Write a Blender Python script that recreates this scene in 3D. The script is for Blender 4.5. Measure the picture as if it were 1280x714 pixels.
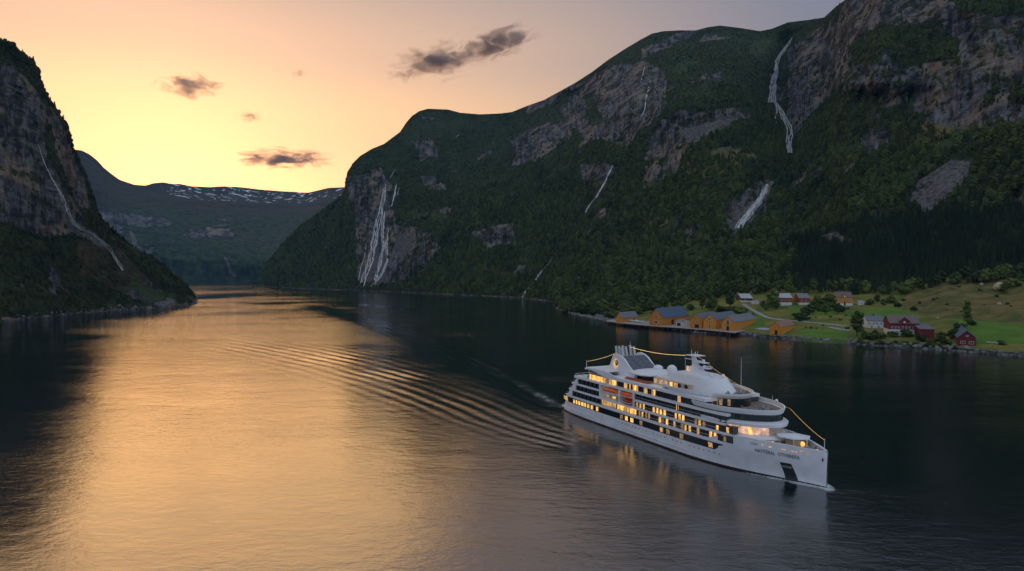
import bpy, bmesh, math, random
import numpy as np
from mathutils import Vector, Matrix
from mathutils.bvhtree import BVHTree

for _o in list(bpy.data.objects):
    bpy.data.objects.remove(_o, do_unlink=True)
scene = bpy.context.scene
COL = scene.collection
R = math.radians
random.seed(7)

# ------------------------------------------------------------ camera
CAM_H, FPX = 60.0, 853.0
PITCH = math.atan(14 / 853.0)
camd = bpy.data.cameras.new('camera')
cam = bpy.data.objects.new('camera', camd)
COL.objects.link(cam)
cam.location = (0, 0, CAM_H)
cam.rotation_euler = (math.pi / 2 - PITCH, 0, 0)
camd.sensor_width = 36.0
camd.lens = FPX / 1280 * 36.0
camd.clip_start = 0.5
camd.clip_end = 120000
scene.camera = cam

# ------------------------------------------------------------ sky, sun, exposure
SUN_AZ = R(-27.0)      # measured from +Y towards +X
SUN_EL = R(6.0)
world = bpy.data.worlds.new('World')
scene.world = world
world.use_nodes = True


def new_node(nt, typ, **kw):
    n = nt.nodes.new(typ)
    for k, v in kw.items():
        setattr(n, k, v)
    return n


def build_world():
    nt = world.node_tree
    nt.nodes.clear()
    L = nt.links.new
    out = new_node(nt, 'ShaderNodeOutputWorld')
    bg1 = new_node(nt, 'ShaderNodeBackground')
    bg2 = new_node(nt, 'ShaderNodeBackground')
    add = new_node(nt, 'ShaderNodeAddShader')
    L(bg1.outputs[0], add.inputs[0]); L(bg2.outputs[0], add.inputs[1]); L(add.outputs[0], out.inputs[0])
    sky = new_node(nt, 'ShaderNodeTexSky', sky_type='NISHITA', sun_disc=False)
    sky.sun_elevation = SUN_EL
    sky.sun_rotation = SUN_AZ
    sky.altitude = 60
    sky.dust_density = 2.0
    tint = new_node(nt, 'ShaderNodeMix', data_type='RGBA', blend_type='MULTIPLY')     # warm tint darkens the Nishita sky
    tint.inputs['Factor'].default_value = 1.0
    tint.inputs[7].default_value = (.75, .50, .40, 1)
    L(sky.outputs[0], tint.inputs[6]); L(tint.outputs[2], bg1.inputs[0])
    bg1.inputs[1].default_value = 0.05
    # afterglow: elevation ramps towards and away from the sunset, blended by direction
    tc = new_node(nt, 'ShaderNodeTexCoord')
    nrm = new_node(nt, 'ShaderNodeVectorMath', operation='NORMALIZE')
    L(tc.outputs['Generated'], nrm.inputs[0])
    sep = new_node(nt, 'ShaderNodeSeparateXYZ')
    L(nrm.outputs[0], sep.inputs[0])

    def ramp(stops):
        r = new_node(nt, 'ShaderNodeValToRGB')
        r.color_ramp.interpolation = 'EASE'
        el = r.color_ramp.elements
        while len(el) < len(stops):
            el.new(0.5)
        for e, (p, c) in zip(el, stops):
            e.position = p
            e.color = (*c, 1)
        L(sep.outputs['Z'], r.inputs[0])
        return r
    # positions are sin(elevation)
    toward = ramp([(0.0, (1.70, .70, .32)), (.13, (1.45, .74, .36)), (.21, (1.08, .67, .33)),
                   (.30, (.76, .51, .34)), (.42, (.44, .36, .33)), (.62, (.36, .38, .44)), (1.0, (.38, .46, .58))])
    away = ramp([(0.0, (.30, .27, .31)), (.20, (.24, .24, .30)), (.40, (.20, .225, .30)),
                 (.7, (.32, .38, .48)), (1.0, (.38, .46, .58))])
    hor = new_node(nt, 'ShaderNodeVectorMath', operation='MULTIPLY')
    L(nrm.outputs[0], hor.inputs[0]); hor.inputs[1].default_value = (1, 1, 0)
    hn = new_node(nt, 'ShaderNodeVectorMath', operation='NORMALIZE')
    L(hor.outputs[0], hn.inputs[0])
    dot = new_node(nt, 'ShaderNodeVectorMath', operation='DOT_PRODUCT')
    L(hn.outputs[0], dot.inputs[0]); dot.inputs[1].default_value = (math.sin(SUN_AZ), math.cos(SUN_AZ), 0)
    mr = new_node(nt, 'ShaderNodeMapRange', interpolation_type='SMOOTHSTEP')
    L(dot.outputs['Value'], mr.inputs[0])
    mr.inputs[1].default_value = .60
    mr.inputs[2].default_value = 1.01
    mix = new_node(nt, 'ShaderNodeMix', data_type='RGBA')
    L(mr.outputs[0], mix.inputs['Factor'])
    L(away.outputs[0], mix.inputs[6]); L(toward.outputs[0], mix.inputs[7])
    # unseen sky behind the viewer, brightened as fill light for the ship
    mb_ = new_node(nt, 'ShaderNodeMapRange', interpolation_type='SMOOTHSTEP')
    L(dot.outputs['Value'], mb_.inputs[0]); mb_.inputs[1].default_value = .25; mb_.inputs[2].default_value = -.55
    mix2 = new_node(nt, 'ShaderNodeMix', data_type='RGBA')
    L(mb_.outputs[0], mix2.inputs['Factor']); L(mix.outputs[2], mix2.inputs[6]); mix2.inputs[7].default_value = (.46, .56, .70, 1)
    L(mix2.outputs[2], bg2.inputs[0])
    bg2.inputs[1].default_value = 0.9


build_world()
sund = bpy.data.lights.new('sun', 'SUN')
sund.energy = 0.60          # the sun itself is down behind the range: a broad soft afterglow
sund.angle = R(50)
sund.color = (1.0, .55, .13)
sun = bpy.data.objects.new('sun', sund)
COL.objects.link(sun)
sd = Vector((math.sin(SUN_AZ) * math.cos(SUN_EL), math.cos(SUN_AZ) * math.cos(SUN_EL), math.sin(SUN_EL)))
sun.rotation_euler = sd.to_track_quat('Z', 'Y').to_euler()
vs = scene.view_settings
vs.view_transform = 'Standard'
vs.look = 'None'
vs.exposure = 0.0
vs.gamma = 1.0
vs.use_curve_mapping = False
scene.cycles.max_bounces = 6
scene.cycles.volume_bounces = 0
scene.cycles.transparent_max_bounces = 12
scene.cycles.volume_max_steps = 128


# ------------------------------------------------------------ projection helpers
def ray(px, py):
    u = (np.asarray(px, float) - 640) / FPX
    v = (357 - np.asarray(py, float)) / FPX
    return np.stack(np.broadcast_arrays(u, math.cos(PITCH) + v * math.sin(PITCH),
                                        -math.sin(PITCH) + v * math.cos(PITCH)), -1)


def onz(px, py, z=0.0):
    d = ray(px, py)
    t = (z - CAM_H) / d[..., 2]
    p = d * t[..., None]
    p[..., 2] += CAM_H
    return p


def proj(p):
    x, y, z = p[0], p[1], p[2] - CAM_H
    c = y * math.cos(PITCH) - z * math.sin(PITCH)
    w = y * math.sin(PITCH) + z * math.cos(PITCH)
    return 640 + FPX * x / c, 357 - FPX * w / c


# ------------------------------------------------------------ noise
def _hash(ix, iy, iz, seed):
    h = (ix.astype(np.int64) * 374761393 + iy.astype(np.int64) * 668265263 + iz.astype(np.int64) * 2147483647 + seed * 1274126177) & 0xffffffff
    h = ((h ^ (h >> 13)) * 1274126177) & 0xffffffff
    h = h ^ (h >> 16)
    return (h & 0xffff) / 32767.5 - 1.0


def vnoise(x, y, z, seed=0):
    x, y, z = np.broadcast_arrays(np.asarray(x, float), np.asarray(y, float), np.asarray(z, float))
    fx, fy, fz = np.floor(x), np.floor(y), np.floor(z)
    tx, ty, tz = x - fx, y - fy, z - fz
    tx = tx * tx * tx * (tx * (tx * 6 - 15) + 10)
    ty = ty * ty * ty * (ty * (ty * 6 - 15) + 10)
    tz = tz * tz * tz * (tz * (tz * 6 - 15) + 10)
    r = 0
    for dx in (0, 1):
        for dy in (0, 1):
            for dz in (0, 1):
                w = (tx if dx else 1 - tx) * (ty if dy else 1 - ty) * (tz if dz else 1 - tz)
                r = r + w * _hash(fx + dx, fy + dy, fz + dz, seed)
    return r


def fbm(x, y, z, octaves=4, seed=0, ridged=False, gain=.5):
    a, s, tot = 1.0, 0.0, 0.0
    c, sn = math.cos(.6), math.sin(.6)
    for o in range(octaves):
        n = vnoise(x, y, z, seed + o * 17)
        if ridged:
            n = 1 - 2 * np.abs(n)
        s = s + a * n
        tot += a
        a *= gain
        x, y = (c * x - sn * y) * 2.03 + 11.3, (sn * x + c * y) * 2.03 + 5.7
        z = z * 2.03 + 3.1
    return s / tot


def smooth(e0, e1, x):
    t = np.clip((x - e0) / (e1 - e0), 0, 1)
    return t * t * (3 - 2 * t)


# ------------------------------------------------------------ object helpers
def tag(o, label=None, cat=None, group=None, kind=None):
    if label: o['label'] = label
    if cat: o['category'] = cat
    if group: o['group'] = group
    if kind: o['kind'] = kind
    return o


def link(o, parent=None):
    COL.objects.link(o)
    if parent is not None:
        o.parent = parent
    return o


def empty(name, loc=(0, 0, 0), rz=0.0):
    o = bpy.data.objects.new(name, None)
    o.empty_display_size = 1
    o.location = loc
    o.rotation_euler = (0, 0, rz)
    return link(o)


class MB:
    """collects faces, then links them as one mesh object"""

    def __init__(self):
        self.v, self.f, self.m = [], [], []

    def add(self, vs_, fs_, mi=0):
        b = len(self.v)
        self.v.extend([tuple(p) for p in vs_])
        for f in fs_:
            self.f.append(tuple(i + b for i in f))
            self.m.append(mi)
        return self

    def box(self, x0, x1, y0, y1, z0, z1, mi=0, M=None):
        vs_ = [(x, y, z) for z in (z0, z1) for y in (y0, y1) for x in (x0, x1)]
        if M is not None:
            vs_ = [M @ Vector(p) for p in vs_]
        return self.add(vs_, [(0, 2, 3, 1), (4, 5, 7, 6), (0, 1, 5, 4), (2, 6, 7, 3), (0, 4, 6, 2), (1, 3, 7, 5)], mi)

    def tube(self, a, b, r0, r1=None, n=8, mi=0, caps=True):
        a, b = Vector(a), Vector(b)
        r1 = r0 if r1 is None else r1
        d = (b - a).normalized()
        u = d.orthogonal().normalized()
        w = d.cross(u)
        vs_ = []
        for c, r in ((a, r0), (b, r1)):
            for i in range(n):
                t = 2 * math.pi * i / n
                vs_.append(c + (u * math.cos(t) + w * math.sin(t)) * r)
        fs_ = [(i, (i + 1) % n, n + (i + 1) % n, n + i) for i in range(n)]
        if caps:
            fs_ += [tuple(range(n))[::-1], tuple(range(n, 2 * n))]
        return self.add(vs_, fs_, mi)

    def prism(self, poly, z0, z1, mi=0, scale_top=None):
        n = len(poly)
        vs_ = [(x, y, z0) for x, y in poly]
        top = scale_top if scale_top else poly
        vs_ += [(x, y, z1) for x, y in top]
        fs_ = [(i, (i + 1) % n, n + (i + 1) % n, n + i) for i in range(n)]
        fs_ += [tuple(range(n))[::-1], tuple(range(n, 2 * n))]
        return self.add(vs_, fs_, mi)

    def ell(self, c, rx, ry, rz, nu=14, nv=8, mi=0):
        vs_, fs_ = [(c[0], c[1], c[2] - rz)], []
        for j in range(1, nv):
            ph = -math.pi / 2 + math.pi * j / nv
            for i in range(nu):
                th = 2 * math.pi * i / nu
                vs_.append((c[0] + rx * math.cos(ph) * math.cos(th), c[1] + ry * math.cos(ph) * math.sin(th), c[2] + rz * math.sin(ph)))
        vs_.append((c[0], c[1], c[2] + rz))
        for i in range(nu):
            fs_.append((0, 1 + (i + 1) % nu, 1 + i))
        for j in range(nv - 2):
            for i in range(nu):
                a = 1 + j * nu
                fs_.append((a + i, a + (i + 1) % nu, a + nu + (i + 1) % nu, a + nu + i))
        a = 1 + (nv - 2) * nu
        for i in range(nu):
            fs_.append((a + i, a + (i + 1) % nu, len(vs_) - 1))
        return self.add(vs_, fs_, mi)

    def build(self, name, mats, parent=None, smooth_=False, fixn=True):
        me = bpy.data.meshes.new(name)
        me.from_pydata(self.v, [], self.f)
        if not isinstance(mats, (list, tuple)):
            mats = [mats]
        for m in mats:
            me.materials.append(m)
        me.polygons.foreach_set('material_index', self.m)
        if smooth_:
            me.polygons.foreach_set('use_smooth', [True] * len(self.f))
        if fixn:
            bm = bmesh.new(); bm.from_mesh(me)
            bmesh.ops.recalc_face_normals(bm, faces=bm.faces)
            bm.to_mesh(me); bm.free()
        me.update()
        return link(bpy.data.objects.new(name, me), parent)


def mesh_np(name, co, faces, mat, smooth_=True, attrs=None, parent=None):
    me = bpy.data.meshes.new(name)
    co = np.ascontiguousarray(co, np.float32)
    faces = np.ascontiguousarray(faces, np.int32)
    k = faces.shape[1]
    me.vertices.add(len(co)); me.vertices.foreach_set('co', co.ravel())
    me.loops.add(faces.size); me.loops.foreach_set('vertex_index', faces.ravel())
    me.polygons.add(len(faces)); me.polygons.foreach_set('loop_start', np.arange(0, faces.size, k, dtype=np.int32))
    me.polygons.foreach_set('use_smooth', np.full(len(faces), smooth_))
    me.update(calc_edges=True)
    if attrs:
        for an, av in attrs.items():
            a = me.attributes.new(an, 'FLOAT_COLOR', 'POINT')
            a.data.foreach_set('color', np.ascontiguousarray(av, np.float32).ravel())

    if mat: me.materials.append(mat)
    return link(bpy.data.objects.new(name, me), parent)


def grid_faces(nr, nc):
    i = np.arange(nr * nc).reshape(nr, nc)
    return np.stack([i[:-1, :-1], i[:-1, 1:], i[1:, 1:], i[1:, :-1]], -1).reshape(-1, 4)


# ------------------------------------------------------------ materials
def material(name, base=(.5, .5, .5), rough=.6, metal=0.0, emit=None, es=0.0, spec=None, var=0.0, vscale=1.0, bump=0.0, bscale=5.0):
    m = bpy.data.materials.new(name)
    m.use_nodes = True
    nt = m.node_tree
    b = nt.nodes['Principled BSDF']
    b.inputs['Roughness'].default_value = rough
    b.inputs['Metallic'].default_value = metal
    if spec is not None: b.inputs['Specular IOR Level'].default_value = spec
    b.inputs['Base Color'].default_value = (*base, 1)
    if emit:
        b.inputs['Emission Color'].default_value = (*emit, 1)
        b.inputs['Emission Strength'].default_value = es
    geo = None
    if var or bump:
        geo = nt.nodes.new('ShaderNodeTexCoord')
    if var:
        n = nt.nodes.new('ShaderNodeTexNoise'); n.inputs['Scale'].default_value = vscale; n.inputs['Detail'].default_value = 4
        nt.links.new(geo.outputs['Object'], n.inputs['Vector'])
        mr = nt.nodes.new('ShaderNodeMapRange'); mr.inputs[1].default_value = .3; mr.inputs[2].default_value = .7
        mr.inputs[3].default_value = 1 - var; mr.inputs[4].default_value = 1 + var
        nt.links.new(n.outputs[0], mr.inputs[0])
        mx = nt.nodes.new('ShaderNodeVectorMath'); mx.operation = 'SCALE'; mx.inputs[0].default_value = base
        nt.links.new(mr.outputs[0], mx.inputs['Scale'])
        nt.links.new(mx.outputs[0], b.inputs['Base Color'])
    if bump:
        n = nt.nodes.new('ShaderNodeTexNoise'); n.inputs['Scale'].default_value = bscale; n.inputs['Detail'].default_value = 5
        nt.links.new(geo.outputs['Object'], n.inputs['Vector'])
        bp = nt.nodes.new('ShaderNodeBump'); bp.inputs['Strength'].default_value = 1; bp.inputs['Distance'].default_value = bump
        nt.links.new(n.outputs[0], bp.inputs['Height']); nt.links.new(bp.outputs[0], b.inputs['Normal'])
    return m


def terrain_material(name, forest_a, forest_b, rock_dark, rock_light, far=1.0, HE_A=(.075, .09, .022), HE_B=(.20, .145, .05)):
    m = bpy.data.materials.new(name)
    m.use_nodes = True
    nt = m.node_tree
    L = nt.links.new
    b = nt.nodes['Principled BSDF']
    b.inputs['Roughness'].default_value = .9
    b.inputs['Specular IOR Level'].default_value = .2
    geo = new_node(nt, 'ShaderNodeNewGeometry')

    def noise(scale, vec_scale=(1, 1, 1), detail=6, rough=.6):
        mp = new_node(nt, 'ShaderNodeMapping'); mp.inputs['Scale'].default_value = vec_scale
        L(geo.outputs['Position'], mp.inputs[0])
        n = new_node(nt, 'ShaderNodeTexNoise'); n.inputs['Scale'].default_value = scale
        n.inputs['Detail'].default_value = detail; n.inputs['Roughness'].default_value = rough
        L(mp.outputs[0], n.inputs['Vector'])
        return n.outputs[0]

    def maprange(v, a, c, lo=0., hi=1., sm=True):
        r = new_node(nt, 'ShaderNodeMapRange')
        if sm: r.interpolation_type = 'SMOOTHSTEP'
        r.inputs[1].default_value = a; r.inputs[2].default_value = c; r.inputs[3].default_value = lo; r.inputs[4].default_value = hi
        L(v, r.inputs[0]); return r.outputs[0]

    def mixc(f, a, c, blend='MIX'):
        x = new_node(nt, 'ShaderNodeMix', data_type='RGBA', blend_type=blend)
        if isinstance(f, (int, float)): x.inputs['Factor'].default_value = f
        else: L(f, x.inputs['Factor'])
        for s, val in ((6, a), (7, c)):
            if isinstance(val, tuple): x.inputs[s].default_value = (*val, 1)
            else: L(val, x.inputs[s])
        return x.outputs[2]

    def math_(op, a, c):
        n = new_node(nt, 'ShaderNodeMath', operation=op)
        for i, val in enumerate((a, c)):
            if isinstance(val, (int, float)): n.inputs[i].default_value = val
            else: L(val, n.inputs[i])
        return n.outputs[0]

    at = new_node(nt, 'ShaderNodeAttribute', attribute_name='mask')
    sp = new_node(nt, 'ShaderNodeSeparateColor')
    L(at.outputs['Color'], sp.inputs[0])
    fine = noise(.05 / far, detail=8, rough=.65)
    big = noise(.006 / far, detail=4)
    fl = new_node(nt, 'ShaderNodeAttribute', attribute_name='flow')

    def fnoise(scale, vec_scale, detail=8, rough=.7, dist=0.0):
        mp = new_node(nt, 'ShaderNodeMapping'); mp.inputs['Scale'].default_value = vec_scale
        L(fl.outputs['Vector'], mp.inputs[0])
        n = new_node(nt, 'ShaderNodeTexNoise'); n.inputs['Scale'].default_value = scale
        n.inputs['Detail'].default_value = detail; n.inputs['Roughness'].default_value = rough; n.inputs['Distortion'].default_value = dist
        L(mp.outputs[0], n.inputs['Vector'])
        return n.outputs[0]
    streak = fnoise(.045 / far, (1, .28, 1), dist=.4)
    strata = fnoise(.05 / far, (.5, 1.0, 1), dist=.6)
    cracks = fnoise(.11 / far, (1, .35, 1), 5, .8, .8)
    forest = mixc(maprange(fine, .35, .65), forest_a, forest_b)
    forest = mixc(maprange(big, .55, .78), forest, (.040, .042, .016))
    rk = math_('ADD', math_('MULTIPLY', streak, .6), math_('MULTIPLY', strata, .4))
    rock = mixc(maprange(rk, .43, .58), rock_dark, rock_light)
    rock = mixc(maprange(cracks, .44, .36), rock, tuple(c * .55 for c in rock_dark))
    warm = mixc(maprange(noise(.012 / far, (1, 1, .5), 5), .5, .62), rock, (.31, .225, .145), 'MIX')  # tan rock patches, also standing in for warm light on the cliffs
    rock = mixc(.55, rock, warm)
    # lichen and moss where the noise lets it
    rock = mixc(maprange(noise(.035 / far, (1, 1, .6), 7), .53, .62), rock, (.030, .038, .014))
    rmask = math_('ADD', sp.outputs[0], math_('MULTIPLY', math_('SUBTRACT', fine, .5), .9))
    col = mixc(maprange(rmask, .42, .58), forest, rock)
    mead = mixc(maprange(noise(.03, (1, 1, 1), 6), .35, .65), (.085, .125, .022), (.22, .19, .04))
    col = mixc(maprange(math_('ADD', sp.outputs[1], math_('MULTIPLY', math_('SUBTRACT', fine, .5), .5)), .4, .6), col, mead)
    pale = mixc(maprange(noise(.12 / far, (1, 1, 1), 8, .75), .35, .65), (.05, .047, .047), (.18, .168, .162))
    col = mixc(maprange(math_('ADD', sp.outputs[2], math_('MULTIPLY', math_('SUBTRACT', fine, .5), .8)), .4, .65), col, pale)
    at2 = new_node(nt, 'ShaderNodeAttribute', attribute_name='mask2')
    sp2 = new_node(nt, 'ShaderNodeSeparateColor')
    L(at2.outputs['Color'], sp2.inputs[0])
    vivid = mixc(maprange(noise(.05, (1, 1, 1), 5), .35, .65), (.08, .165, .018), (.12, .21, .03))
    col = mixc(maprange(sp2.outputs[0], .4, .6), col, vivid)
    heath = mixc(maprange(noise(.045 / far, (1, 1, 1), 8, .7), .38, .62), HE_A, HE_B)
    col = mixc(maprange(sp2.outputs[1], .4, .6), col, heath)
    turf = mixc(maprange(fine, .35, .65), (.022, .045, .012), (.055, .08, .02))
    col = mixc(maprange(math_('ADD', at2.outputs['Alpha'], math_('MULTIPLY', math_('SUBTRACT', fine, .5), .7)), .35, .65), col, turf)
    snow = math_('ADD', sp2.outputs[2], math_('MULTIPLY', math_('SUBTRACT', noise(.035 / far, (1, 1, .5), 4), .5), 1.5))
    col = mixc(maprange(snow, .64, .68), col, (.75, .78, .85))
    L(col, b.inputs['Base Color'])
    bp = new_node(nt, 'ShaderNodeBump'); bp.inputs['Strength'].default_value = .9; bp.inputs['Distance'].default_value = 13.0 * far
    L(math_('ADD', math_('MULTIPLY', rk, maprange(rmask, .3, .6)), math_('MULTIPLY', fine, .25)), bp.inputs['Height']); L(bp.outputs[0], b.inputs['Normal'])
    return m


# ------------------------------------------------------------ terrain
def interp_poly(pts, x):
    p = np.array(pts, float)
    return np.interp(x, p[:, 0], p[:, 1])


def gsmooth(a, s, axis=0):
    if s <= 0: return a
    r = int(3 * s) + 1
    k = np.exp(-.5 * (np.arange(-r, r + 1) / s) ** 2); k /= k.sum()
    pad = [(0, 0)] * a.ndim; pad[axis] = (r, r)
    ap = np.pad(a, pad, mode='edge')
    return np.apply_along_axis(lambda v: np.convolve(v, k, mode='valid'), axis, ap)


def poly_mask(poly, X, Y, feather=5.0):
    """soft inside mask of a polygon"""
    P = np.array(poly, float)
    x0, y0 = P.min(0) - 3 * feather; x1, y1 = P.max(0) + 3 * feather
    out = np.zeros(X.shape)
    sel = (X > x0) & (X < x1) & (Y > y0) & (Y < y1)
    x, y = X[sel], Y[sel]
    if not len(x): return out
    inside = np.zeros(len(x), bool); dist = np.full(len(x), 1e9)
    n = len(P)
    for i in range(n):
        ax, ay = P[i]; bx, by = P[(i + 1) % n]
        c = ((ay > y) != (by > y))
        with np.errstate(divide='ignore', invalid='ignore'):
            xi = (bx - ax) * (y - ay) / (by - ay + 1e-12) + ax
        inside ^= c & (x < xi)
        t = np.clip(((x - ax) * (bx - ax) + (y - ay) * (by - ay)) / ((bx - ax) ** 2 + (by - ay) ** 2 + 1e-9), 0, 1)
        dist = np.minimum(dist, np.hypot(x - ax - t * (bx - ax), y - ay - t * (by - ay)))
    out[sel] = smooth(-feather, feather, np.where(inside, dist, -dist))
    return out


def line_mask(pts, w, X, Y):
    out = np.zeros(X.shape)
    P = np.array(pts, float)
    for i in range(len(P) - 1):
        (ax, ay), (bx, by) = P[i], P[i + 1]
        sel = (X > min(ax, bx) - 3 * w) & (X < max(ax, bx) + 3 * w) & (Y > min(ay, by) - 3 * w) & (Y < max(ay, by) + 3 * w)
        x, y = X[sel], Y[sel]
        t = np.clip(((x - ax) * (bx - ax) + (y - ay) * (by - ay)) / ((bx - ax) ** 2 + (by - ay) ** 2 + 1e-9), 0, 1)
        d = np.hypot(x - ax - t * (bx - ax), y - ay - t * (by - ay))
        out[sel] = np.maximum(out[sel], smooth(w * 1.4, w * .5, d))
    return out


def flow_attr(P, row):
    d = np.linalg.norm(np.diff(P[row, :, :2], axis=0), axis=1)
    arc = np.concatenate([[0], np.cumsum(np.minimum(d, 12 * np.median(d)))])
    A = np.broadcast_to(arc[None, :], P.shape[:2])
    return A, np.stack([A, P[..., 2], A * 0, A * 0 + 1], -1).reshape(-1, 4)


def build_slope(px, shore, ridge, table, bench=None, n_bench=6, n_slope=300, n_back=24, back=900, disp=None, seed=1, csm=10):
    """rows: shore -> bench -> slope -> ridge -> far side. returns world points, and the bearing/elevation of each"""
    nc = len(px)
    y0 = interp_poly(shore, px); yr = np.minimum(interp_poly(ridge, px), y0 - .6)
    P0 = onz(px, y0, 0.0)
    D0 = np.array(P0[:, 1])
    if bench is None:
        yB = y0 - np.minimum(1.0, (y0 - yr) * .3); DB = D0 * 1.004
    else:
        yB = np.minimum(interp_poly([(a, b_) for a, b_, c in bench], px), y0 - .3)
        DB = interp_poly([(a, c) for a, b_, c in bench], px)
        DB = np.where(DB < D0 + 4, D0 + 4, DB)
    yB = np.maximum(yB, yr + .3)
    fr = np.array([.25, .5, .75, 1.0])
    T = np.array([[interp_poly([(c, t[k]) for c, t in table], q) for k in range(4)] for q in px])
    T = gsmooth(T, csm, 0)
    rows_p, X, Y, V = [], [], [], []
    # below the water: a skirt
    sk = onz(px, y0, 0.0); dirh = sk / np.linalg.norm(sk[:, :2], axis=1)[:, None]
    q = sk.copy(); q[:, :2] -= dirh[:, :2] * 10; q[:, 2] = -6
    rows_p.append(q); X.append(px); Y.append(y0 + 1); V.append(np.zeros(nc) - .02)
    zB = CAM_H + ray(px, yB)[:, 2] * DB / ray(px, yB)[:, 1]
    for t in np.linspace(0, 1, n_bench, endpoint=False):
        Dy = D0 + (DB - D0) * t
        z = np.where(zB > 3, 1.2 * smooth(0, .02, t) + (zB - 1.2) * t ** 1.15, zB * t)
        u = (px - 640) / FPX
        x = u * (Dy * math.cos(PITCH) - (z - CAM_H) * math.sin(PITCH))
        rows_p.append(np.stack([x, Dy, z], -1))
        xx, yy = proj((x, Dy, z))
        X.append(px); Y.append(yy); V.append(np.full(nc, t * .1))
    for v in np.linspace(0, 1, n_slope):
        y = yB + (yr - yB) * v
        kn = np.concatenate([DB[:, None], T], 1)
        f = v * 4; i = min(int(f), 3); w = f - i
        # Catmull-Rom in depth
        a = kn[:, max(i - 1, 0)]; b_ = kn[:, i]; c = kn[:, i + 1]; d_ = kn[:, min(i + 2, 4)]
        D = .5 * ((2 * b_) + (c - a) * w + (2 * a - 5 * b_ + 4 * c - d_) * w * w + (3 * b_ - a - 3 * c + d_) * w ** 3)
        D = np.maximum(D, DB + 2 * v)
        r = ray(px, y)
        p = r * (D / r[:, 1])[:, None]; p[:, 2] += CAM_H
        rows_p.append(p); X.append(px); Y.append(y); V.append(np.full(nc, .1 + .9 * v))
    Pm = np.array(rows_p); Xa = np.array(X); Ya = np.array(Y); Va = np.array(V)
    if disp is not None:
        dd = disp(Pm, Xa, Ya, Va)
        if n_back:
            hd = Pm[..., :2] / np.linalg.norm(Pm[..., :2], axis=-1)[..., None]
            nrm_ = np.array([0, 0, CAM_H])
            rel = Pm - nrm_
            k = 1 + dd / np.linalg.norm(rel, axis=-1)
            Pm = rel * k[..., None] + nrm_
    # far side
    last = Pm[-1]
    hd = last[:, :2] / np.linalg.norm(last[:, :2], axis=1)[:, None]
    extra = []
    for j in range(1, n_back + 1):
        t = j / n_back
        q = last.copy()
        q[:, :2] += hd * back * t ** 1.3
        q[:, 2] = last[:, 2] * (1 - .06 * t - .9 * t * t * smooth(.2, 1, t)) - 8 * t
        q[:, 2] += 25 * t * fbm(q[:, 0] / 160, q[:, 1] / 160, 0, 4, seed) * (t > .02)
        extra.append(q)
    full = np.concatenate([Pm, np.array(extra)], 0)
    pad = lambda a: np.concatenate([a, np.repeat(a[-1:], n_back, 0)], 0)
    return full, pad(Xa), pad(Ya), pad(Va)

# ============================================================ LAND
print('land')
MAIN_SHORE = [(316, 357.2), (322, 357.5), (380, 361), (440, 362.6), (520, 366), (600, 370), (650, 373), (686, 377), (696, 385), (704, 389), (720, 394), (740, 398),
              (760, 402), (870, 416), (945, 421), (990, 426), (1100, 433), (1200, 440), (1280, 447), (1400, 457), (1720, 480)]
MAIN_RIDGE = [(316, 357), (322, 354), (325, 342), (335, 327), (360, 297), (380, 279), (400, 264), (420, 250), (430, 240), (434, 215), (442, 203), (450, 195), (465, 186),
              (480, 180), (500, 165), (508, 153), (515, 145), (524, 139), (535, 136), (560, 137), (575, 141), (600, 143), (625, 142), (640, 140), (660, 132), (680, 125), (700, 114),
              (720, 103), (740, 90), (760, 75), (780, 62), (800, 50), (815, 42), (830, 39), (850, 38), (870, 38), (885, 34), (900, 32), (925, 35), (950, 39), (965, 36), (985, 28), (1010, 25), (1030, 22),
              (1045, 8), (1062, -4), (1100, -34), (1160, -75), (1220, -105), (1280, -125), (1400, -150), (1720, -150)]
MAIN_BENCH = [(600, 369, 1950), (686, 375.5, 1560), (700, 387, 1230), (740, 388, 1190), (800, 384, 1090), (860, 376, 1040), (920, 364, 1010), (990, 362, 960),
              (1060, 363, 940), (1130, 363, 910), (1180, 350, 885), (1280, 344, 850), (1400, 344, 800), (1720, 344, 700)]
MAIN_T = [(316, (3560, 3600, 3650, 3700)), (360, (3100, 3250, 3400, 3600)), (400, (2980, 3080, 3220, 3400)), (440, (2750, 2850, 2960, 3200)),
          (480, (2620, 2800, 2900, 3200)), (520, (2450, 2750, 3100, 3500)), (600, (2150, 2500, 3000, 3500)), (660, (1980, 2350, 2800, 3400)),
          (720, (1750, 2150, 2450, 3200)), (760, (1650, 2000, 2300, 3000)), (820, (1550, 1850, 2100, 2900)), (880, (1450, 1700, 2000, 2800)),
          (930, (1390, 1620, 1980, 2700)), (975, (1350, 1680, 2250, 2600)), (1030, (1280, 1560, 2050, 2500)), (1052, (1200, 1420, 1720, 2000)),
          (1100, (1150, 1350, 1600, 1850)), (1160, (1100, 1270, 1500, 1750)), (1220, (1070, 1210, 1400, 1700)), (1280, (1020, 1150, 1350, 1650)),
          (1400, (920, 1050, 1250, 1600)), (1720, (820, 950, 1150, 1500))]

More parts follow.
